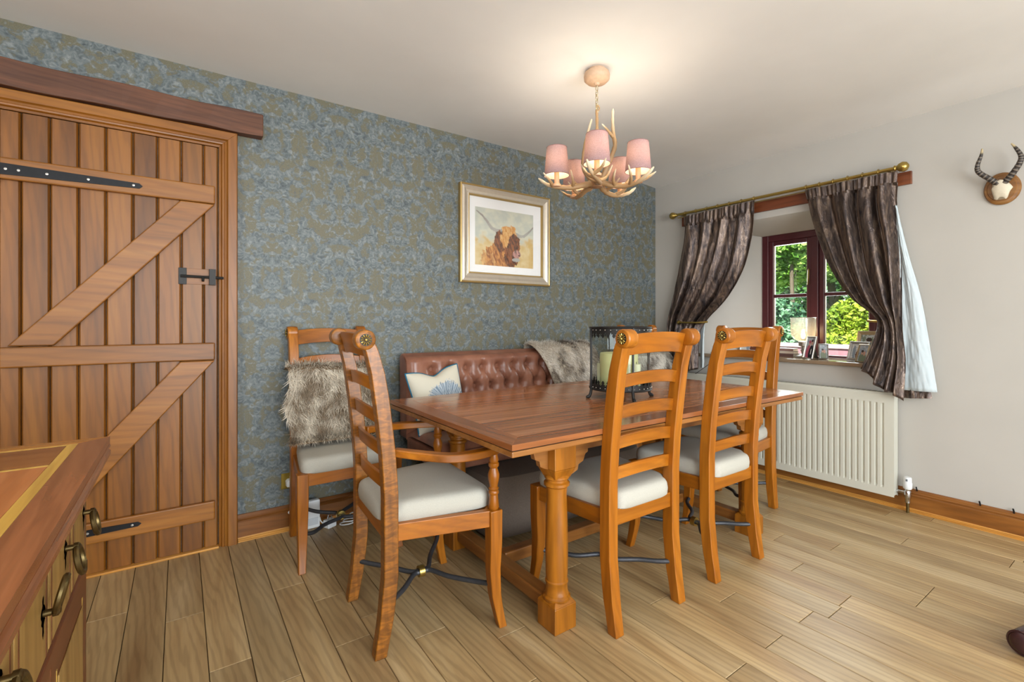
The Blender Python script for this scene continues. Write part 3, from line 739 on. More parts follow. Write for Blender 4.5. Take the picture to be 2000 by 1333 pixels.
# ------------------------------------------------------------------ flower cushion
cu = thing('cushion', 'cream cushion with blue thistle flower and teal piping on the bench', 'cushion', (-2.345, -.325, .508))
R = Matrix.Rotation(radians(-7), 3, 'Y') @ Matrix.Rotation(radians(-16), 3, 'X')
def cushion_pt(u, v, side):
    x = (u-.5)*2; y = (v-.5)*2; w = (1-x**4)*(1-y**4); pin = .06
    X_ = .172*x*(1-pin*(1-y*y)*0-.10*(1-abs(y))*abs(x)); Z_ = .185*y*(1-.10*(1-abs(x))*abs(y))-.030*exp(-(x/.35)**2)*max(0, y)**2
    return R @ Vector((X_, -side*.055*max(0, w)**.6-side*.002, Z_+.185))
def flower(u, v):
    x, y = u-.60, v-.36; a = math.atan2(y, x); r = sqrt(x*x+y*y)
    base = Vector(lin('d9d2bf')); 
    n1 = fb(a*5, r*1.2, .3, 6)
    if y > -.05 and r > .10 and r < .40+.07*n1 and abs(a-pi/2) < 1.45:
        k = .5+.5*sin(a*52+4*fb(a, r, 1, 3)); d = Vector(lin('5d7488'))*(1-k)+Vector(lin('c4cdd4'))*k
        if r < .17: d = Vector(lin('2c3c4c'))*.75+d*.25
        base = d
    elif y > -.06 and r <= .115: base = Vector(lin('a9ad3a' if sin(a*40) > 0 else '6d7a2c'))
    return tuple(base)
m = M(); m.grid(lambda u, v: (tuple(cushion_pt(u, v, 1)), flower(u, v)), 70, 70); m.build('front_cover', printed('cushion print', .85), cu, smooth=True)
m = M(); m.grid(lambda u, v: tuple(cushion_pt(u, v, -1)), 24, 24); m.build('back_cover', plain('teal cotton', '1f6a86', .85), cu, smooth=True)
ed = [cushion_pt(i/24, 0, 0) for i in range(24)]+[cushion_pt(1, i/24, 0) for i in range(24)]+[cushion_pt(1-i/24, 1, 0) for i in range(24)]+[cushion_pt(0, 1-i/24, 0) for i in range(24)]
M().tube(ed, .0055, 6, loop=True).build('piping', plain('teal piping', '1f6a86', .8), cu, smooth=True)

# ------------------------------------------------------------------ lantern and candles
LC = (-1.74, -1.142, TZ)
la = thing('lantern', 'round dark metal candle lantern with glass wall on the table', 'lantern', LC, radians(20))
r0 = .157
def band(z0, z1, down):
    m = M(); m.lathe([(r0-.002, z0), (r0+.002, z0), (r0+.002, z1), (r0-.002, z1), (r0-.002, z0)], n=60, cap=False)
    o = m.build('crown_band', BLACK, la, smooth=True)
    sc = M(); N = 34
    for k in range(N):
        a = 2*pi*k/N; zz = z0 if down else z1; s = -1 if down else 1
        def P(da, dz, rr): return (rr*cos(a+da), rr*sin(a+da), zz+s*dz)
        out = [(-.075, 0), (-.075, .006), (-.03, .009), (-.055, .017), (0, .028), (.055, .017), (.03, .009), (.075, .006), (.075, 0)]
        sc.loft([[P(x, z, r0+.001) for x, z in out], [P(x, z, r0-.001) for x, z in out]])
    tag(sc.build('pierced_edge', BLACK, o), kind='stuff')
    st = M()
    for k in range(N): 
        a = 2*pi*(k+.5)/N; st.sphere((cos(a)*(r0+.0025), sin(a)*(r0+.0025), (z0+z1)/2), .0032, 6, 4)
    tag(st.build('stud_row', SILVER, o), kind='stuff')
    M().tube([((r0+.001)*cos(2*pi*k/48), (r0+.001)*sin(2*pi*k/48), z1 if down else z0) for k in range(48)], .005, 6, loop=True).build('rim', BLACK, o, smooth=True)
band(.343, .368, True); band(.050, .072, False)
for k in range(4):
    a = pi/4+pi/2*k; c, s = cos(a), sin(a)
    M().box(-.005, .005, -.004, .004, .052, .366, R=Matrix.Rotation(a, 3, 'Z'), T=((r0+.003)*c, (r0+.003)*s, 0)).build('upright', BLACK, la)
    P = smoothpts([((r0)*c, r0*s, .06), ((r0+.004)*c, (r0+.004)*s, .035), ((r0+.012)*c, (r0+.012)*s, .012), ((r0+.030)*c, (r0+.030)*s, .004)], 12)
    M().tube(P, [.008]*8+[.009, .010, .010, .009, .005], 8).build('foot', BLACK, la, smooth=True)
M().lathe([(0, .050), (r0-.003, .050), (r0-.003, .056), (0, .056)], n=48).build('base_plate', BLACK, la)
m = M(); m.lathe([(r0-.006, .058), (r0-.006, .365)], n=60, cap=False); m.build('glass_cylinder', GLASS, la, smooth=True)
WAX = Mat('pale wax', 'd8d69a', .5, Subsurface_Weight=.25); WAX.b.inputs['Subsurface Radius'].default_value = (.02, .018, .01); WAX = WAX.m
WAX2 = plain('ivory wax', 'dcdcb4', .5)
def candle(label, dx, dy, r, h, mat):
    t = thing('candle', label, 'candle', (LC[0]+dx, LC[1]+dy, TZ+.056), 0, 'candles inside the lantern')
    M().lathe([(0, .0), (r*.98, .0), (r, .004), (r, h-.008), (r*.97, h-.001), (r*.88, h), (r*.7, h-.006), (0, h-.008)], n=36).build('wax', mat, t, smooth=True)
    M().tube([(0, 0, h-.010), (.001, 0, h+.004), (.003, .001, h+.010)], .0015, 5).build('wick', IRON, t)
candle('wide pale green pillar candle, tallest inside the lantern', .017, .025, .100, .177, WAX)
candle('short ivory pillar candle at the right inside the lantern', -.0055, -.112, .022, .128, WAX2)
candle('slim short candle at the left inside the lantern', -.019, .131, .014, .115, WAX2)

# ------------------------------------------------------------------ antler chandelier
CC = Vector((-1.91, -1.14, H)); RV = Vector((cos(radians(35)), -sin(radians(35)), 0)); FV = Vector((sin(radians(35)), cos(radians(35)), 0))
cl = thing('chandelier', 'antler chandelier with five mauve fabric shades above the table', 'chandelier', CC)
ANT = printed('antler', .5); IV, BN = lin('e3d3b4'), lin('a07f58')
M().lathe([(.046, .0), (.046, -.012), (.062, -.016), (.066, -.030), (.064, -.048), (.050, -.062), (.016, -.068), (.010, -.078), (0, -.078)], n=36).build('canopy', plain('canopy resin', 'bfa084', .5, 0, .1), cl, smooth=True)
zz = -.082
for k in range(6):
    a = k % 2*pi/2; P = []
    for i in range(16):
        q = 2*pi*i/16; P.append((cos(a)*.007*cos(q), sin(a)*.007*cos(q), zz-.013+.0155*sin(q)))
    M().tube(P, .0022, 6, loop=True).build('chain_link', plain('link metal %d' % k, 'b7a888', .4, .7), cl, smooth=True); zz -= .0225
M().tube(smoothpts([(.0, 0, -.215), (.014, 0, -.20), (.018, 0, -.185), (.008, 0, -.176), (0, 0, -.186), (-.002, 0, -.215)], 18), .0035, 6).build('hook', plain('hook resin', 'a8875c', .5), cl, smooth=True)
def antler(name, ctrl, r0, r1, n=18, parent=cl):
    P = smoothpts(ctrl, n); m = M(); rr = [r0+(r1-r0)*(i/n)**1.1 for i in range(n+1)]; rr = [r*(1+.10*sin(i*2.3)) for i, r in enumerate(rr)]
    rr[-1] = r1*.5; cs = []
    for i in range(n+1):
        k = max(0, (i/n-.55)/.45)**1.3; cs.append(tuple(BN[q]*(1-k)+IV[q]*k for q in range(3)))
    m.tube(P, rr, 9, cols=cs); return m.build(name, ANT, parent, smooth=True)
antler('stem', [(0, 0, -.205), (.002, 0, -.30), (-.002, .002, -.42), (0, 0, -.555)], .007, .010)
M().lathe([(.0, -.60), (.028, -.595), (.040, -.575), (.038, -.555), (.018, -.54), (0, -.54)], n=20).build('hub', plain('hub resin', '9a7350', .5, 0, .2), cl, smooth=True)
def cr(l, d, z): return RV*l+FV*d+Vector((0, 0, z))
main = antler('antler', [cr(.02, -.02, -.56), cr(.05, -.03, -.49), cr(.085, -.03, -.40), cr(.080, -.02, -.335), cr(.076, -.02, -.27), cr(.078, -.02, -.205)], .014, .006, 24)
antler('tine', [cr(.080, -.022, -.35), cr(.05, -.025, -.315), cr(.02, -.03, -.285)], .009, .003, 10, main)
back_ = antler('antler', [cr(-.02, .03, -.56), cr(-.06, .05, -.48), cr(-.055, .05, -.38), cr(-.038, .04, -.30), cr(-.020, .03, -.235)], .012, .005, 20)
def shade_mat(name, c, tw):
    m = Mat(name, c, .8); m.nt.nodes.remove(m.b); d = m.n('BsdfDiffuse'); t = m.n('BsdfTranslucent'); mx = m.n('MixShader')
    f = m.noise(m.mapped((1, 1, 1)), 240, 2); a = lin(c); col = m.ramp(f, [(.3, tuple(q*.85 for q in a)), (.7, tuple(min(1, q*1.12) for q in a))])
    m.L(col, d.inputs[0]); m.L(col, t.inputs[0]); mx.inputs[0].default_value = tw; m.L(d.outputs[0], mx.inputs[1]); m.L(t.outputs[0], mx.inputs[2]); m.L(mx.outputs[0], m.out.inputs[0]); return m.m
SHADE = shade_mat('mauve silk', 'a38c92', .33); LINER = shade_mat('cream liner', 'efe2c6', .45)
BULB = Mat('bulb', 'ffffff', .3, Emission_Strength=42); BULB.b.inputs['Emission Color'].default_value = rgba('ffe6c4'); BULB = BULB.m
for k in range(5):
    a = radians(-10+72*k); d = RV*sin(a)-FV*cos(a); sd = Vector((-d.y, d.x, 0)); c = d*.208
    def q(r, s, z): return d*r+sd*s+Vector((0, 0, z))
    arm = antler('antler_arm', [q(.02, 0, -.572), q(.08, .012, -.592), q(.14, .01, -.604), q(.20, -.008, -.600), q(.25, -.03, -.582), q(.292, -.045, -.548)], .0165, .0065, 22)
    for tn in ([q(.13, .01, -.60), q(.135, .045, -.585), q(.155, .072, -.535)], [q(.17, .0, -.60), q(.185, -.045, -.58), q(.18, -.075, -.530)], [q(.225, -.015, -.592), q(.25, .02, -.575), q(.285, .04, -.545)], [q(.09, .01, -.592), q(.095, -.035, -.575), q(.115, -.06, -.535)]):
        antler('tine', tn, .0105, .0036, 9, arm)
    M().lathe([(.0, -.602), (.021, -.600), (.022, -.590), (.0125, -.584), (.0125, -.505), (.0, -.505)], c, 16).build('candle_sleeve', plain('sleeve %d' % k, 'd3a782', .5), cl, smooth=True)
    M().sphere((c.x, c.y, -.474), .016, 12, 10, (1, 1, 1.7)).build('bulb', BULB, cl, smooth=True)
    m = M(); m.lathe([(.0625, -.545), (.0505, -.405)], c, 40, cap=False); sh_ = m.build('shade', SHADE, cl, smooth=True)
    m = M(); m.lathe([(.0617, -.5445), (.0497, -.4055)], c, 40, cap=False); m.build('liner', LINER, sh_, smooth=True)
    for rr, z in ((.0622, -.545), (.0502, -.405)):
        M().tube([(c.x+rr*cos(2*pi*i/40), c.y+rr*sin(2*pi*i/40), z) for i in range(40)], .0013, 5, loop=True).build('shade_trim', plain('mauve trim', '8b6264', .8), sh_, smooth=True)
    lo = light('chandelier_bulb', 'POINT', (0, 0, 0), (0, 0, 0), .75, (1, .90, .78), shadow_soft_size=.012); lo.parent = cl; lo.location = (c.x, c.y, -.436)

# ------------------------------------------------------------------ framed cow print
FX0, FX1, FZ0, FZ1 = -2.085, -1.300, 1.418, 2.100
pf = thing('picture_frame', 'silver framed painting of a highland cow on the wallpaper', 'picture', ((FX0+FX1)/2, -.002, (FZ0+FZ1)/2))
hw, hh = (FX1-FX0)/2, (FZ1-FZ0)/2
def frame_loop(prof, name, mat, par):
    rings = []
    for sx, sz in ((-1, -1), (1, -1), (1, 1), (-1, 1)): rings.append([(sx*(hw-i), y, sz*(hh-i)) for i, y in prof])
    m = M(); m.loft(rings, loop=True); return m.build(name, mat, par, bevel=.0008)
GOLD = plain('pale gold', 'b79a63', .35, .7); PEWT = plain('champagne silver', 'c3b7a6', .32, .55, .06, 30)
frame_loop([(0, 0), (0, -.030), (.008, -.034), (.013, -.031), (.013, 0)], 'outer_moulding', GOLD, pf)
frame_loop([(.013, 0), (.013, -.030), (.03, -.033), (.045, -.026), (.060, -.022), (.066, -.024), (.066, 0)], 'frame_moulding', PEWT, pf)
frame_loop([(.066, 0), (.066, -.026), (.072, -.027), (.077, -.018), (.077, 0)], 'inner_moulding', GOLD, pf)
mx_, mz_ = hw-.076, hh-.076
m = M(); pz0, pz1, px0, px1 = 1.548-(FZ0+FZ1)/2, 1.953-(FZ0+FZ1)/2, -1.958-(FX0+FX1)/2, -1.448-(FX0+FX1)/2
m.add([(-mx_, -.008, -mz_), (mx_, -.008, -mz_), (mx_, -.008, mz_), (-mx_, -.008, mz_), (px0, -.008, pz0), (px1, -.008, pz0), (px1, -.008, pz1), (px0, -.008, pz1)], [(0, 1, 5, 4), (1, 2, 6, 5), (2, 3, 7, 6), (3, 0, 4, 7)])
m.build('mount', plain('mount card', 'efedea', .7), pf)
def lerp(a, b, k): k = max(0, min(1, k)); return a*(1-k)+b*k
def seg(p, a, b):
    a = Vector(a); b = Vector(b); p = Vector(p); t = max(0, min(1, (p-a).dot(b-a)/(b-a).length_squared)); return (p-a-(b-a)*t).length, t
C_ = {k: Vector(lin(v)) for k, v in dict(sky='bcbfb2', sky2='cfcdb8', gold='d9bf86', gold2='c9a45e', horn='8a7f78', dark='4a2c1e', mid='8c5128', org='c88a45', lite='ddb070', pink='c79488', grey='a8a49c', muz='6a5048').items()}
LH = [(.47, .63), (.36, .625), (.27, .66), (.20, .76), (.12, .86), (.03, .93)]; RH = [(.66, .61), (.74, .575), (.83, .585), (.92, .67), (1.0, .77)]
def cow(u, v):
    n = fb(u*3, v*3, .5, 3); st = fb(u*26+6*v, v*7, 2.2, 1.6); c = C_['sky'].lerp(C_['sky2'], max(0, min(1, .5+n)))
    k = max(0, min(1, (.52-v+.12*n)/.16)); c = c.lerp(C_['gold'].lerp(C_['gold2'], max(0, min(1, .4+n*.9))), k*.85)
    if abs(u-.955) < .03+.02*n and v < .55: c = c.lerp(C_['gold2'], .5)
    for H_ in (LH, RH):
        for i in range(len(H_)-1):
            d, t = seg((u, v), H_[i], H_[i+1]); w = .034*(1-(i+t)/len(H_))+.004
            if d < w: c = c.lerp(C_['horn'].lerp(C_['grey'], .5+.5*sin(i+t)), .92)
    def body(cx, cz, rx, rz, wob=.45): return ((u-cx)/rx)**2+((v-cz)/rz)**2+wob*fb(u*22+v*8, v*9, 7, 1)
    if body(.36, .08, .26, .30) < 1 and v < .42:
        c = C_['org'].lerp(C_['mid'], max(0, min(1, .5+st*1.4))).lerp(C_['lite'], max(0, min(1, .3+n)))
    if body(.50, .24, .20, .36) < 1: c = C_['mid'].lerp(C_['org'], max(0, min(1, .45+1.5*st)))
    if body(.42, .45, .10, .20) < 1: c = C_['dark'].lerp(C_['mid'], max(0, min(1, .4+1.4*st)))
    if body(.57, .52, .155, .22) < 1: c = C_['org'].lerp(C_['lite'], max(0, min(1, .4+1.6*st)))
    if body(.655, .38, .105, .22) < 1: c = C_['dark'].lerp(C_['mid'], max(0, min(1, .5+1.6*st)))
    if body(.60, .20, .12, .22) < 1: c = C_['mid'].lerp(C_['dark'], max(0, min(1, .4+1.8*st)))
    if body(.70, .24, .07, .075, .05) < 1: c = C_['pink'].lerp(C_['muz'], max(0, min(1, .35+1.2*st)))
    if body(.745, .22, .018, .014, 0) < 1: c = C_['dark']
    if body(.69, .135, .07, .035, .05) < 1: c = C_['grey']
    if body(.70, .35, .02, .014, 0) < 1: c = C_['dark']*.4
    if body(.53, .67, .09, .06) < 1: c = C_['lite'].lerp(C_['org'], max(0, min(1, .4+1.5*st)))
    return tuple(c)
m = M(); m.grid(lambda u, v: ((px0+(px1-px0)*u, -.0075, pz0+(pz1-pz0)*v), cow(u, v)), 130, 110); m.build('print', printed('print', .6), pf)
box('glazing', glass('picture glass', 'ffffff'), pf, -mx_, mx_, -.0145, -.013, -mz_, mz_, bevel=0)

# ------------------------------------------------------------------ curtains
def taffeta():
    m = Mat('shot taffeta', rough=.30, metal=.7); f = m.noise(m.mapped((1, 1, .22)), 20, 5, .65, 1.6)
    m.base(m.ramp(f, [(.32, '2c292c'), (.5, '584b45'), (.7, '867262')])); m.b.inputs['Sheen Weight'].default_value = .5; m.b.inputs['Sheen Roughness'].default_value = .35
    m.b.inputs['Sheen Tint'].default_value = rgba('c9a488')
    m.bump(m.noise(m.mapped((1, 1, .5)), 60, 4, .65, 1.5), .55, .006); return m.m
TAFF = taffeta(); LINING = plain('curtain lining', 'c3ced2', .85, 0, .03, 40)
def curtain_surface(Lc, Rc, nf, amp, ph, xc=-.085, hem=None, push=0):
    Ls = smoothpts([(0, y, z) for y, z in Lc], 80); Rs = smoothpts([(0, y, z) for y, z in Rc], 80)
    tie = None
    def fn(u, v):
        i = v*80; a = Ls[min(80, int(i))]; b = Rs[min(80, int(i))]
        k = abs(b.y-a.y)/.62; am = amp*(.5+.5*min(1, 1.3*k))*(.45 if v < .06 else 1)
        uu = u+.016*sin(v*7+u*9)
        w = sin(2*pi*nf*(uu+.05*sin(5*uu+ph)))+.38*sin(2*pi*nf*1.63*uu+1+ph+v*3)
        if v < .07: w = .4*sin(2*pi*nf*4*u)+.6*w
        y = a.y+(b.y-a.y)*u+.004*cos(2*pi*nf*uu+ph); z = a.z+(b.z-a.z)*u
        if hem: z += hem(u)*max(0, (v-.82)/.18)
        x = xc+am*w*.55-.02*sin(pi*u)*v
        x += .004*fb(u*5, v*7, ph, 2)-push*max(0, (v-.70)/.30)
        return (min(x, -.036), y, z)
    return fn
cu1 = thing('curtain', 'brown taffeta curtain tied back beside the wallpapered corner', 'curtain', (0, 0, 0), 0, 'taffeta curtains at the window')
L1 = [(-.365, 2.052), (-.350, 1.85), (-.30, 1.60), (-.245, 1.35), (-.192, 1.12), (-.22, .90), (-.246, .665)]
R1 = [(-.975, 2.065), (-.955, 1.83), (-.885, 1.56), (-.75, 1.335), (-.575, 1.155), (-.530, 1.03), (-.530, .755)]
M().grid(curtain_surface(L1, R1, 4.6, .046, .4, push=.065), 150, 90).build('drape', TAFF, cu1, smooth=True, solid=.002)
M().grid(curtain_surface([(-.52, 1.14), (-.515, 1.0), (-.515, .76)], [(-.556, 1.14), (-.548, 1.0), (-.548, .765)], 1, .01, 0, -.062), 8, 20).build('lining', LINING, cu1, smooth=True)
cu2 = thing('curtain', 'brown taffeta curtain tied back above the radiator end, white lining showing', 'curtain', (0, 0, 0), 0, 'taffeta curtains at the window')
L2 = [(-1.327, 2.062), (-1.36, 1.884), (-1.411, 1.701), (-1.492, 1.485), (-1.604, 1.303), (-1.742, 1.165), (-1.735, 1.03), (-1.674, .851)]
R2 = [(-1.845, 2.062), (-1.835, 1.88), (-1.852, 1.68), (-1.862, 1.45), (-1.866, 1.25), (-1.872, 1.10), (-1.893, .90), (-1.889, .672)]
M().grid(curtain_surface(L2, R2, 4.3, .050, 1.4, hem=lambda u: .012*sin(u*9), push=.06), 150, 100).build('drape', TAFF, cu2, smooth=True, solid=.002)
LL = [(-1.832, 1.86), (-1.84, 1.60), (-1.85, 1.30), (-1.86, 1.0), (-1.868, .735)]; LR = [(-1.838, 1.86), (-1.885, 1.60), (-1.955, 1.28), (-1.998, .97), (-2.028, .740)]
M().grid(curtain_surface(LL, LR, .9, .02, 2.6, -.058), 30, 50).build('lining', LINING, cu2, smooth=True, solid=.003)
M().grid(curtain_surface([(-1.855, .78), (-1.862, .73), (-1.868, .686)], [(-1.985, .79), (-2.000, .74), (-2.006, .700)], 2, .012, 1, -.05), 24, 8).build('turned_hem', TAFF, cu2, smooth=True)
rod = thing('curtain_rod', 'brass curtain rod with ball finials above the window', 'curtain rod', (-.075, 0, 2.082))
M().tube([(0, -.29, 0), (0, -1.83, 0)], .011, 12).build('pole', BRASS, rod, smooth=True)
M().tube([(.012, -.29, -.026), (.012, -1.83, -.026)], .004, 8).build('cord_track', BRASS, rod, smooth=True)
for y, s in ((-.29, 1), (-1.83, -1)):
    M().lathe([(.011, 0), (.016, s*.006), (.013, s*.014), (.024, s*.026), (.031, s*.045), (.024, s*.064), (.008, s*.074), (0, s*.075)], (0, y, 0), 20, 'Y').build('finial', BRASS, rod, smooth=True)
    M().box(-.006, .075, y-s*.03-.008, y-s*.03+.008, -.008, .008).build('bracket', BRASS, rod)
for i in range(7):
    for y0, y1 in ((-.375, -.97), (-1.335, -1.835)):
        y = y0+(y1-y0)*i/6
        M().tube([(.016*cos(2*pi*k/20), y+.002*sin(k), .016*sin(2*pi*k/20)) for k in range(20)], .0022, 5, loop=True).build('curtain_ring', BRASS, rod, smooth=True)
def holdback(label, y, s):
    t = thing('curtain_holdback', label, 'holdback', (0, y, 1.14), 0, 'brass curtain holdbacks')
    M().lathe([(.022, 0), (.022, -.005), (.008, -.009), (.008, -.10), (.012, -.104), (.018, -.116), (.018, -.128), (.010, -.140), (0, -.142)], (0, 0, 0), 16, 'X').build('stem', BRASS, t, smooth=True)
    M().tube(smoothpts([(-.095, 0, 0), (-.150, -s*.03, .0), (-.152, -s*.12, -.001), (-.14, -s*.20, .0), (-.10, -s*.255, .006)], 24), .0075, 8).build('hook', BRASS, t, smooth=True)
holdback('brass holdback gathering the curtain nearest the corner', -.345, 1)
hb = thing('curtain_holdback', 'brass holdback gathering the curtain above the radiator end', 'holdback', (0, -1.80, 1.15), 0, 'brass curtain holdbacks')
M().tube(smoothpts([(0, 0, 0), (-.05, 0, 0), (-.075, .03, 0), (-.08, .07, .0), (-.075, .105, .004)], 20), .0075, 8).build('hook', BRASS, hb, smooth=True); M().lathe([(.022, -.001), (.022, -.005), (.008, -.009)], (0, 0, 0), 16, 'X').build('rose', BRASS, hb, smooth=True)

# ------------------------------------------------------------------ things on the sill
SZ = .880
lp = thing('table_lamp', 'small lit lamp with crackled glass shade on the window sill', 'lamp', (.17, -1.21, SZ))
M().lathe([(0, 0), (.052, 0), (.054, .006), (.046, .015), (.020, .022), (.010, .03), (.014, .045), (.019, .055), (.010, .066), (.012, .08), (.030, .088), (.032, .118), (.020, .122), (0, .122)], n=24).build('base', SILVER, lp, smooth=True)
m = M(); m.lathe([(.030, .122), (.060, .135), (.078, .165), (.083, .20), (.083, .298), (.0815, .298), (.0815, .20), (.076, .167), (.058, .137), (.029, .124)], n=44, cap=False)
m.build('shade', glass('crackle glass', 'eeeee8', .12, 0, .05), lp, smooth=True)
M().tube([(.0825*cos(2*pi*k/44), .0825*sin(2*pi*k/44), .298) for k in range(44)], .002, 6, loop=True).build('shade_rim', SILVER, lp, smooth=True)
BULB2 = Mat('warm bulb', 'ffffff', .3, Emission_Strength=30); BULB2.b.inputs['Emission Color'].default_value = rgba('ffcf8a')
M().sphere((0, 0, .165), .014, 12, 10, (1, 1, 1.9)).build('bulb', BULB2.m, lp, smooth=True)
lo = light('sill_lamp_bulb', 'POINT', (0, 0, 0), (0, 0, 0), .45, (1, .8, .55), shadow_soft_size=.014); lo.parent = lp; lo.location = (0, 0, .205)
def photo(kind):
    cc = {k: Vector(lin(v)) for k, v in dict(bg1='8d98a4', bg2='c3c7c8', skin='c99a86', hair='3b2a22', suit='22242c', rose='b5596a', wht='e4e0da', brn='6a3a2a', grn='76806a').items()}
    def f(u, v):
        n = fb(u*4, v*4, kind*3.1, 2); c = cc['bg1'].lerp(cc['bg2'], max(0, min(1, .5+n)))
        def e(cx, cy, rx, ry): return ((u-cx)/rx)**2+((v-cy)/ry)**2 < 1
        if kind == 0:
            if e(.35, .25, .30, .38): c = cc['rose']
            if e(.68, .2, .28, .42): c = cc['suit']
            if e(.68, .30, .05, .14): c = cc['wht']
            if e(.38, .70, .12, .11): c = cc['skin']
            if e(.66, .74, .12, .12): c = cc['skin']
            if e(.38, .78, .15, .08): c = cc['rose']
            if e(.66, .84, .12, .06): c = cc['hair']
        elif kind == 1:
            c = cc['wht'].lerp(cc['bg2'], max(0, min(1, .5+n)))
            if e(.6, .25, .28, .40): c = cc['brn']
            if e(.55, .62, .15, .17): c = cc['skin']
            if e(.62, .66, .17, .20) and u > .55: c = cc['hair']
            if e(.2, .4, .1, .5): c = cc['bg1']
        elif kind == 2:
            if e(.5, .2, .4, .35): c = cc['grn']
            if e(.4, .55, .12, .14): c = cc['skin']
            if e(.65, .5, .12, .14): c = cc['skin']
            if e(.4, .64, .14, .08): c = cc['hair']
        else:
            c = cc['grn'].lerp(cc['bg2'], max(0, min(1, .5+2*n)))
            if e(.5, .3, .3, .35): c = cc['wht']
            if e(.5, .68, .16, .16): c = cc['skin']
            if e(.5, .78, .18, .10): c = cc['hair']
        return tuple(c)
    return f
PRM = printed('photo print', .3)
def photo_frame(label, loc, rz, w, h, bw, mat, kind, lean=12, border=None):
    t = thing('photo_frame', label, 'photo frame', loc, rz, 'photo frames on the window sill')
    Rl = Matrix.Rotation(radians(-lean), 3, 'X')
    def Tm(m): m.v = [tuple(Rl @ Vector(p)) for p in m.v]; return m
    m = M(); rings = []
    for sx, sz in ((-1, -1), (1, -1), (1, 1), (-1, 1)):
        rings.append([(sx*(w/2-i), y, h/2+sz*(h/2-i)) for i, y in ((0, 0), (0, -.010), (bw*.4, -.014), (bw, -.008), (bw, 0))])
    m.loft(rings, loop=True); Tm(m).build('frame', mat, t, bevel=.001)
    m = M(); m.box(-w/2+bw*.5, w/2-bw*.5, -.003, 0, bw*.5, h-bw*.5); Tm(m).build('backing', plain('card', 'd9d6cf', .8), t)
    b2 = bw+(border or 0)
    m = M(); f = photo(kind); m.grid(lambda u, v: ((-w/2+b2+(w-2*b2)*u, -.0042, b2+(h-2*b2)*v), f(u, v)), 34, 44); Tm(m).build('photograph', PRM, t)
    m = M(); d = h*.55; m.add([tuple(Rl @ Vector((-.018, 0, h*.7))), tuple(Rl @ Vector((.018, 0, h*.7))), (.018, h*.42, .002), (-.018, h*.42, .002)], [(0, 1, 2, 3)]); m.build('strut', plain('strut card', '3a3630', .8), t, solid=.002)
    return t
A90 = -pi/2
WOODF = plain('pale wood frame', 'a79888', .45, 0, .1, 40); PEW2 = plain('pewter frame', 'a3a09c', .35, .6, .15, 60); GLD2 = plain('champagne frame', 'b39c78', .35, .5, .1, 40)
photo_frame('pale wooden photo frame leaning at the curtain end of the sill', (.055, -.585, SZ+.001), A90+radians(14), .13, .135, .014, WOODF, 3, 8, .012)
photo_frame('silver photo frame of a couple beside the sill lamp', (.045, -1.298, SZ+.001), A90+radians(-22), .085, .165, .009, SILVER, 0, 14)
photo_frame('small silver photo frame half hidden behind the couple photograph', (.105, -1.372, SZ+.001), A90+radians(24), .06, .11, .007, SILVER, 2, 12)
photo_frame('champagne photo frame at the back of the group by the curtain', (.20, -1.60, SZ+.001), A90+radians(-12), .155, .205, .026, GLD2, 3, 12)
photo_frame('pewter photo frame in the middle of the group by the curtain', (.11, -1.575, SZ+.001), A90+radians(-16), .135, .135, .018, PEW2, 1, 16)
photo_frame('small gilt photo frame foremost in the group by the curtain', (.005, -1.635, SZ+.001), A90+radians(-24), .075, .12, .006, GLD2, 2, 16)
photo_frame('wide white photo frame behind the end chair', (.14, -.84, SZ+.001), A90+radians(2), .20, .13, .008, plain('white frame', 'dfe6ea', .3), 1, 10, .03)
photo_frame('upright dark photo frame beside the silver books', (.10, -1.03, SZ+.001), A90+radians(6), .075, .115, .008, SILVER, 0, 10)
bk = [('6d4f4a', .022), ('c9b9a9', .018), ('8b6a62', .02)]; z = SZ
for i, (c, h) in enumerate(bk):
    t = thing('book', ['lowest dark red book in the sill pile', 'cream middle book in the sill pile', 'topmost brown book in the sill pile'][i], 'book', (.215, -1.08+.004*i, z+.0005), radians(3*i-3), 'books piled on the sill')
    cm = plain('book cover %d' % i, c, .4); pg = plain('book paper %d' % i, 'd9cfb9', .8)
    box('pages', pg, t, -.045, .041, -.062, .062, .002, h-.002, bevel=0)
    box('cover', cm, t, -.047, .047, -.065, .065, 0, .002, bevel=0); box('cover', cm, t, -.047, .047, -.065, .065, h-.002, h, bevel=0); box('spine', cm, t, -.049, -.047, -.065, .065, 0, h, bevel=0)
    z += h+.001

# ------------------------------------------------------------------ radiator
RADM = plain('radiator enamel', 'cbc9bb', .32)
rd = thing('radiator', 'cream ribbed panel radiator below the window', 'radiator', (0, 0, 0))
ry0, ry1, rz0, rz1 = -.37, -1.838, .082, .712
m = M(); per = .0335; n = int((ry0-ry1-.05)/per)
ys = [ry0, ry0-.02]; ds = [0, 0]; 
for i in range(n):
    o = ry0-.028-i*per
    for q, d in ((0, 0), (.004, 1), (.013, 1), (.017, 0), (.032, 0)): ys.append(o-q); ds.append(d)
ys.append(ry1); ds.append(0)
zs = [(rz0, 0), (rz0+.045, 0), (rz0+.058, 1), (rz1-.075, 1), (rz1-.062, 0), (rz1-.012, 0), (rz1, 0)]
vs_ = []; fs_ = []
for j, (z, k) in enumerate(zs):
    for i, y in enumerate(ys): vs_.append((-.098+(.006 if j == len(zs)-1 else 0)+.009*k*ds[i], y, z))
w_ = len(ys)
for j in range(len(zs)-1):
    for i in range(w_-1): fs_.append((j*w_+i, j*w_+i+1, (j+1)*w_+i+1, (j+1)*w_+i))
m.add(vs_, fs_); m.build('front_panel', RADM, rd, solid=.003)
m = M(); m.box(-.096, -.03, ry1, ry1+.003, rz0+.01, rz1); m.build('side_panel', RADM, rd, bevel=.001)
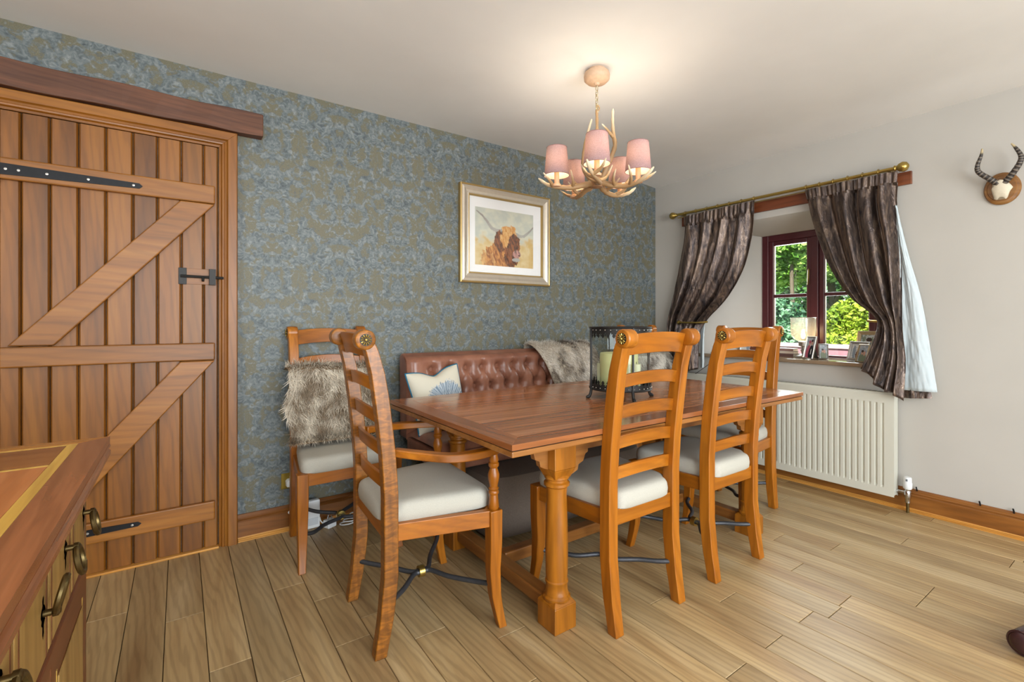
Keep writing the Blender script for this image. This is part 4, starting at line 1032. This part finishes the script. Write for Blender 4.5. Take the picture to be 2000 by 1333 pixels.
m = M(); m.box(-.096, -.03, ry0-.003, ry0, rz0+.01, rz1); m.build('side_panel', RADM, rd, bevel=.001)
box('back_panel', RADM, rd, -.034, -.030, ry1, ry0, rz0, rz1-.01, bevel=0)
box('top_grille', RADM, rd, -.096, -.03, ry1, ry0, rz1-.003, rz1+.001, bevel=.001)
gr_ = M()
for i in range(48):
    y = ry0-.03-i*.0295; gr_.box(-.080, -.045, y-.011, y+.011, rz1+.001, rz1+.002)
tag(gr_.build('grille_slot', plain('slot shadow', '8e8c80', .6), rd), kind='stuff')
for y in (ry0-.15, ry1+.15): box('wall_bracket', RADM, rd, -.034, -.0005, y-.015, y+.015, .2, .6)
M().tube([(-.06, ry1, .118), (-.06, ry1-.06, .118)], .010, 10).build('tail_pipe', STEEL, rd, smooth=True)
M().lathe([(.013, .06), (.013, .085), (.017, .09), (.017, .13), (.013, .135), (.015, .142)], (-.06, ry1-.055, 0), 16).build('valve_body', STEEL, rd, smooth=True)
M().lathe([(.008, 0), (.008, .062)], (-.06, ry1-.055, 0), 12).build('feed_pipe', ANTIQUE, rd, smooth=True)
vh = M(); vh.lathe([(.018, .142), (.022, .148), (.0225, .178), (.020, .184), (.0195, .208), (.017, .214), (0, .215)], (-.06, ry1-.055, 0), 20); vh = vh.build('valve_head', WHITEP, rd, smooth=True)
box('dial_window', plain('dial grey', '6f767a', .4), vh, -.0815, -.079, ry1-.060, ry1-.051, .192, .204, bevel=0)

# ------------------------------------------------------------------ horn trophy
tr = thing('horn_trophy', 'pair of ringed antelope horns on a round wooden plaque', 'trophy', (0, -2.285, 1.866))
m = M(); rings = []
for rr, x in ((0, -.001), (1, -.001), (1, -.012), (.93, -.018), (.80, -.019), (.76, -.024), (0, -.025)):
    rings.append([(x, .072*max(rr, .001)*cos(2*pi*k/40), .086*max(rr, .001)*sin(2*pi*k/40)) for k in range(40)])
m.loft(rings); m.build('plaque', wood('plaque oak', '6a4420', '8a5f30', 'a07742', 'Y', scale=12, vary=0), tr, smooth=True)
m = M(); rings = []
for z, wv, d in ((-.055, .018, .020), (-.048, .026, .030), (-.02, .032, .040), (.0, .041, .042), (.012, .036, .046), (.028, .030, .050), (.034, .020, .044)):
    rings.append([(-.022-d*(.35+.65*max(0, cos(a)))*.9, wv*sin(a)*(1+.12*sin(3*a+z*80)), z+.006*cos(2*a)) for a in [2*pi*k/22 for k in range(22)]])
m.loft(rings); m.build('skull_cap', plain('old bone', 'cfc4ae', .7, 0, .12, 50), tr, smooth=True)
HORN = printed('horn', .5)
for ctrl in ([(-.05, .008, .020), (-.062, .038, .052), (-.075, .078, .095), (-.085, .083, .130), (-.085, .068, .185), (-.085, .064, .220)], [(-.05, -.014, .022), (-.062, -.045, .058), (-.075, -.074, .105), (-.082, -.080, .140), (-.085, -.062, .185), (-.085, -.045, .215)]):
    n = 90; P = smoothpts(ctrl, n); rr, cs = [], []
    for i in range(n+1):
        f = i/n; r = .0135*(1-.75*f**2); ridge = .5+.5*sin(i*1.05); fade = 1 if f < .78 else max(0, 1-(f-.78)/.06)
        rr.append(r*(1+.10*ridge*fade)); k = (.45*(ridge > .75))*fade
        c = Vector(lin('2b231f')).lerp(Vector(lin('9a8d7c')), k) if f < .82 else Vector(lin('2b231f')).lerp(Vector(lin('b5a37f')), min(1, (f-.82)/.05)); cs.append(tuple(c))
    rr[-1] = .001; m = M(); m.tube(P, rr, 12, cols=cs); m.build('horn', HORN, tr, smooth=True)

# ------------------------------------------------------------------ sideboard
SBT = wood('sideboard mahogany', '75482c', '935f3c', 'a97650', 'Y', rough=.22, scale=10, rand=5, vary=.05); SBX = wood('sideboard end mahogany', '8a5a26', 'a9742f', 'bf8c42', 'X', rough=.22, rand=5, vary=.04)
SBO = wood('sideboard orange veneer', '955a32', 'b0713f', 'c08450', 'Y', rough=.22, scale=6, rand=5, vary=.04); SBB = wood('sideboard brown veneer', '6a3d1c', '8f5a2a', 'a8713a', 'X', rough=.22, scale=6, rand=5, vary=.04, stripe=.2)
INL = wood('satinwood inlay', 'b08a3c', 'cba854', 'd8ba6c', 'Y', rough=.25, vary=.03); DRW = wood('drawer satinwood', '8a6a38', 'a5854c', 'b8995f', 'Z', rough=.4, scale=7, rand=5, vary=.06); SBD = wood('sideboard rail', '5a3018', '744224', '8a5632', 'Y', rough=.35, vary=.04)
sb = thing('sideboard', 'inlaid mahogany sideboard with ring handles in the left foreground', 'sideboard', (0, 0, 0))
sx0, sx1, sy0, sy1, sz = -4.37, -3.787, -2.92, -1.302, .860
def sbox(n, mat, x0, x1, y0, y1, z0, z1, par=sb, bevel=.0006): return box(n, mat, par, x0, x1, y0, y1, z0, z1, bevel=bevel)
zt = sz-.018
M().prism([(sx1, sy0), (sx1, sy1), (sx1-.053, sy1-.047), (sx1-.053, sy0)], zt, sz, 'XY').build('top_border', SBT, sb, bevel=.0006)
M().prism([(sx1, sy1), (sx0, sy1), (sx0, sy1-.047), (sx1-.053, sy1-.047)], zt, sz, 'XY').build('top_border', SBX, sb, bevel=.0006)
ax = sx1-.053; ay = sy1-.047
sbox('inlay_strip', INL, ax-.019, ax-.0002, sy0, ay-.0002, zt, sz-.0003); sbox('inlay_strip', INL, sx0, ax-.0194, ay-.013, ay-.0002, zt, sz-.0003)
sbox('inlay_strip', INL, sx0, ax-.0194, ay-.205, ay-.193, zt, sz-.0003)
sbox('top_panel', SBB, sx0, ax-.0194, ay-.1928, ay-.0132, zt, sz-.0004); sbox('top_panel', SBO, sx0, ax-.0194, sy0, ay-.2052, zt, sz-.0004)
pr = [(0, 0), (0, -.006), (-.004, -.009), (-.004, -.012), (.001, -.017), (.001, -.028), (-.006, -.034), (-.012, -.046), (-.035, -.046), (-.035, -.0185), (-.05, -.0185)]
for nm, pts_ in (('edge_moulding', lambda p, t: (sx1+p[0], sy0 if t == 0 else sy1+p[0], zt+.0001+p[1]+.0)),):
    q = [(0, -.0005), (.0015, -.006), (-.003, -.009), (-.003, -.012), (.0015, -.017), (.0015, -.026), (-.006, -.031), (-.014, -.040), (-.035, -.040), (-.035, -.0005)]
    M().loft([[(sx1+p[0], sy0, zt+p[1]) for p in q], [(sx1+p[0], sy1+p[0], zt+p[1]) for p in q]]).build(nm, SBT, sb)
    M().loft([[(sx1+p[0], sy1+p[0], zt+p[1]) for p in q], [(sx0, sy1+p[0], zt+p[1]) for p in q]]).build(nm, SBX, sb)
bxr, byr = sx1-.040, sy1-.030
sbox('carcass', SBD, sx0+.02, bxr-.014, sy0, byr-.002, .06, zt-.001); sbox('plinth', SBD, sx0+.02, bxr, sy0, byr+.004, 0, .06, bevel=.004)
sbox('end_panel', DRW, sx0+.02, bxr-.001, byr-.018, byr, .06, zt-.041, bevel=.002)
sbox('corner_post', SBD, bxr-.014, bxr+.001, byr-.034, byr-.0185, .06, zt-.041, bevel=.002)
sbox('mid_rail', SBD, bxr-.014, bxr+.006, sy0, byr-.0345, .560, .590, bevel=.004); sbox('top_rail', SBD, bxr-.014, bxr, sy0, byr-.0345, zt-.056, zt-.041)
HD = []
def ring_handle(par, y, z, up=False):
    x = bxr+.004
    m = M(); out = [(0, .034), (.006, .026), (.004, .018), (.013, .012), (.017, .004), (.010, -.004), (.014, -.010), (.005, -.016), (.006, -.028), (0, -.040)]
    poly = [(y+a, z+b) for a, b in out]+[(y-a, z+b) for a, b in reversed(out[1:-1])]
    m.prism(poly, x-.004, x-.001, 'YZ'); h = m.build('handle_plate', ANTIQUE, par)
    M().lathe([(.0055, -.002), (.0055, .014), (.008, .011), (.008, .018), (.004, .021)], (x, y, z+.004), 12, 'X').build('handle_post', ANTIQUE, h, smooth=True)
    R2_ = .026; P = []
    for k in range(28):
        a = 2*pi*k/28; P.append((x+.015+(.010 if not up else .012)*(.5-.5*cos(a))*(1 if not up else 1), y+R2_*sin(a)*.9, z+.004+(-R2_+R2_*cos(a) if not up else R2_-R2_*cos(a))))
    M().tube(P, .0052, 8, loop=True).build('ring_pull', ANTIQUE, h, smooth=True)
yy = byr-.037
for i, (hy_, w, up) in enumerate(((-1.405, .185, False), (-1.615, .205, False), (-1.80, .205, True), (-2.03, .205, False), (-2.24, .205, False))):
    a, b = yy-w, yy
    d = sbox('drawer', DRW, bxr-.013, bxr+.003, a+.002, b-.002, .593, zt-.058, bevel=.002)
    for p in (a+.018, b-.022): sbox('stringing', SBD, bxr+.003, bxr+.0036, p, p+.006, .596, zt-.061, d, 0)
    ring_handle(d, hy_, .705 if not up else .672, up)
    yy = a
yy = byr-.037
for i in range(4):
    a, b = yy-.37, yy
    d = sbox('cupboard_door', SBD, bxr-.013, bxr+.002, a+.002, b-.002, .064, .557, bevel=.002)
    sbox('door_panel', DRW, bxr+.002, bxr+.0045, a+.055, b-.055, .115, .505, d, .002)
    for p, q in ((a+.045, a+.051), (b-.051, b-.045)): sbox('stringing', INL, bxr+.002, bxr+.0026, p, q, .10, .52, d, 0)
    yy = a

# ------------------------------------------------------------------ socket, router and leads by the skirting
so = thing('wall_socket', 'brass double wall socket behind the fur-covered chair', 'socket', (-3.115, 0, .268))
box('plate', plain('brass plate', 'a98f3e', .3, .85), so, -.072, .072, -.006, 0, -.043, .043, bevel=.002)
box('switch', WHITEP, so, .0, .012, -.009, -.0062, .008, .024, bevel=.001); box('switch', WHITEP, so, -.03, -.018, -.009, -.0062, .008, .024, bevel=.001)
pg = thing('mains_plug', 'white plug standing in the brass wall socket', 'plug', (-3.145, -.0065, .258))
M().loft([[(-.020, 0, -.016), (.020, 0, -.016), (.022, 0, .014), (.012, 0, .024), (-.012, 0, .024), (-.022, 0, .014)], [(-.016, -.030, -.018), (.016, -.030, -.018), (.018, -.030, .010), (.010, -.030, .018), (-.010, -.030, .018), (-.018, -.030, .010)]]).build('plug_body', WHITEP, pg, bevel=.003)
M().tube(smoothpts([(0, -.016, -.016), (.002, -.02, -.045), (.012, -.025, -.085), (.035, -.03, -.13), (.05, -.05, -.16), (.06, -.06, -.245)], 24), .0032, 8).build('lead', WHITEP, pg, smooth=True)
ro = thing('router', 'white router box standing against the skirting', 'router', (-3.062, -.062, 0), radians(4))
box('case', WHITEP, ro, -.062, .062, -.018, .018, .0, .155, bevel=.008, segs=3)
box('vent_panel', plain('router grey', 'c5c9cc', .5), ro, -.05, .05, -.0195, -.0181, .02, .06, bevel=0)
M().tube(smoothpts([(-.06, -.004, .13), (-.085, -.006, .128), (-.10, -.006, .118), (-.09, -.004, .11), (-.06, -.004, .118)], 16), .004, 8).build('antenna_loop', WHITEP, ro, smooth=True)
ad = thing('power_adaptor', 'white plug adaptor lying on the floor with its prongs up', 'adaptor', (-2.955, -.105, .0), radians(25))
box('body', WHITEP, ad, -.028, .028, -.024, .024, .0, .042, bevel=.006, segs=3)
for x in (-.012, .012): box('prong', STEEL, ad, x-.003, x+.003, -.003, .003, .042, .060, bevel=0)
box('prong', STEEL, ad, -.002, .002, .010, .016, .042, .064, bevel=0)
ca = tag(M().tube(smoothpts([(-2.9995, -.062, .05), (-2.995, -.07, .03), (-2.986, -.085, .02)], 12), .0035, 8).build('white_cable', WHITEP, None, smooth=True), 'short white cable between router and adaptor', 'cable')
P = [(-2.875+.042*cos(a)+.003*a, -.135+.030*sin(a), .004+.0016*i*.5) for i, a in enumerate([k*.35 for k in range(64)])]
tag(M().tube(P, .0032, 6).build('coiled_cable', WHITEP, None, smooth=True), 'coil of white cable on the floor by the skirting', 'cable')
tag(M().tube(smoothpts([(-.12, -.50, .713), (-.10, -.53, .74), (-.055, -.60, .81), (-.037, -.62, .850)], 16), .0025, 6).build('lamp_flex', IRON, None, smooth=True), 'thin black flex between radiator top and sill', 'cable')

# ------------------------------------------------------------------ leather bolster just entering the view
DKL = plain('oxblood leather', '3a2224', .25, 0, .15, 20)
bo = thing('bolster', 'dark oxblood leather bolster on the floor at the lower right edge', 'bolster', (-1.292, -2.532, .044))
ax_ = Vector((.48, -.13, 0)); P = [ax_*t for t in (0, .012, .03, .08, .2, .4, .6, .8, .92, .97, .988, 1)]
M().tube(P, [.018, .031, .038, .042, .043, .044, .044, .043, .042, .038, .031, .018], 24).build('cover', DKL, bo, smooth=True)
for t in (.03, .97):
    c = ax_*t; n_ = ax_.normalized(); sd_ = Vector((-n_.y, n_.x, 0))
    M().tube([c+sd_*.039*cos(2*pi*k/28)+Vector((0, 0, .039*sin(2*pi*k/28))) for k in range(28)], .0035, 6, loop=True).build('seam_piping', DKL, bo, smooth=True)

# ------------------------------------------------------------------ garden beyond the window
GRN = printed('leaf', .55); 
struct(box('lawn', plain('grass', '4d6b2a', .95, 0, .25, 5), None, .46, 26, -14, 18, -.30, -.18, bevel=0), 'green lawn outside the window')
BARK = plain('bark', '6b5d4c', .9, 0, .25, 14)
def tree(name, label, cat, loc, crown, n, leaf, cols, trunk, group='trees and shrubs outside the window'):
    t = thing(name, label, cat, loc, 0, group); V = []; F = []; C = []
    rd_ = random.Random(hash(label) % 999 if False else len(label)); c0, c1 = Vector(lin(cols[0])), Vector(lin(cols[1]))
    for _ in range(n):
        bx_, by_, bz_, rx, ry, rz = crown[rd_.randrange(len(crown))]
        while True:
            d = Vector((rd_.uniform(-1, 1), rd_.uniform(-1, 1), rd_.uniform(-1, 1)))
            if .15 < d.length < 1: break
        d = d.normalized()*(d.length**.35); lump = 1+.22*fb(d.x, d.y, d.z, 3)
        p = Vector((bx_+d.x*rx*lump, by_+d.y*ry*lump, bz_+d.z*rz*lump))
        a = Vector((rd_.gauss(0, 1), rd_.gauss(0, 1), rd_.gauss(0, .6))).normalized(); b = a.cross(Vector((rd_.gauss(0, 1), rd_.gauss(0, 1), rd_.gauss(0, 1)))).normalized()
        s = leaf*rd_.uniform(.6, 1.4); o = len(V); V += [p-a*s, p-b*s*.55, p+a*s, p+b*s*.55]; F.append((o, o+1, o+2, o+3))
        k = max(0, min(1, .5+1.1*fb(p.x, p.y, p.z, 2.4)+rd_.uniform(-.3, .3))); c = c0.lerp(c1, k); C += [tuple(c)]*4
    m = M(); m.v = [tuple(v) for v in V]; m.f = F; m.c = C
    me = bpy.data.meshes.new('crown'); me.from_pydata(m.v, [], F); ob = bpy.data.objects.new('crown', me); COL.objects.link(ob); me.materials.append(GRN)
    at = me.color_attributes.new('Col', 'FLOAT_COLOR', 'POINT'); at.data.foreach_set('color', np.array([c+(1.0,) for c in C], dtype=np.float32).ravel()); ob.parent = t
    for P, r in trunk: M().tube(smoothpts(P, 14), [r*(1-.5*i/14) for i in range(15)], 9).build('trunk', BARK, t, smooth=True)
    return t
G0 = -.18
tree('conifer_bush', 'bright yellow-green feathery bush low in the right panes', 'bush', (6.2, .45, G0), [(0, 0, .9, .7, .7, .85), (-.2, -.5, .6, .6, .6, .7), (.2, .2, .8, .6, .55, .8)], 16000, .045, ('5d7a12', 'c3d64a'), [([(0, 0, 0), (.02, 0, .5), (0, 0, 1.0)], .05)])
tree('laurel_bush', 'blue-green bush low in the left panes', 'bush', (6.6, 2.28, G0), [(0, 0, .85, .75, .85, .95), (.2, .6, .6, .6, .6, .8)], 12000, .05, ('2d5a3a', '86b488'), [([(0, 0, 0), (.02, .02, .5), (0, 0, 1.0)], .05)])
tree('lime_tree', 'tall light green tree filling the upper panes', 'tree', (10.8, 2.6, G0), [(0, 0, 4.0, 2.2, 2.4, 1.6), (-.6, -1.5, 3.4, 1.3, 1.5, 1.1), (-.4, 1.6, 3.5, 1.3, 1.5, 1.2), (-.8, .2, 2.95, .9, 1.4, .6)], 30000, .075, ('6a9a30', 'cdea80'), [([(0, 0, 0), (.05, .05, 1.5), (-.05, .1, 2.8), (0, 0, 4.2)], .13), ([(0, .05, 1.6), (-.3, .5, 2.3), (-.5, 1.0, 3.2)], .05), ([(0, .05, 1.8), (-.3, -.5, 2.5), (-.5, -1.0, 3.2)], .05)])
tree('yew_tree', 'dark green tree standing behind the lime tree', 'tree', (17.2, 4.2, G0), [(0, 0, 2.2, 2.2, 3.4, 2.4), (0, -3, 2.0, 2, 2.2, 2.2), (.5, 3.5, 2.4, 2, 2.6, 2.6)], 26000, .11, ('24482a', '6a9a52'), [([(0, 0, 0), (.05, .05, 1.5), (0, .1, 3)], .2)])
tree('hazel_tree', 'mid green tree far to the right outside', 'tree', (12.5, -1.6, G0), [(0, 0, 2.6, 1.8, 2.0, 2.2)], 12000, .09, ('3d661f', '8fb84c'), [([(0, 0, 0), (.05, .05, 1.2), (0, .1, 2.5)], .12)])
tree('young_ash_tree', 'slim pale trunk with sparse leaves in the left panes', 'tree', (7.7, 2.25, G0), [(0, 0, 3.2, .6, .6, .6)], 3000, .07, ('5a8a2a', 'a8d060'), [([(0, 0, 0), (.03, .02, 1.2), (-.02, .04, 2.4), (0, 0, 3.4)], .06)])
gw = thing('garden_wall', 'low pinkish garden wall below the bright bush', 'wall', (3.3, -.2, G0))
pk = plain('pink render', 'a5727c', .8, 0, .12, 14)
box('wall_body', pk, gw, -.09, .09, -1.3, 1.2, 0, .98, bevel=.01); box('coping', plain('coping stone', 'c9a9ac', .8, 0, .1, 20), gw, -.12, .12, -1.32, 1.22, .98, 1.03, bevel=.01)
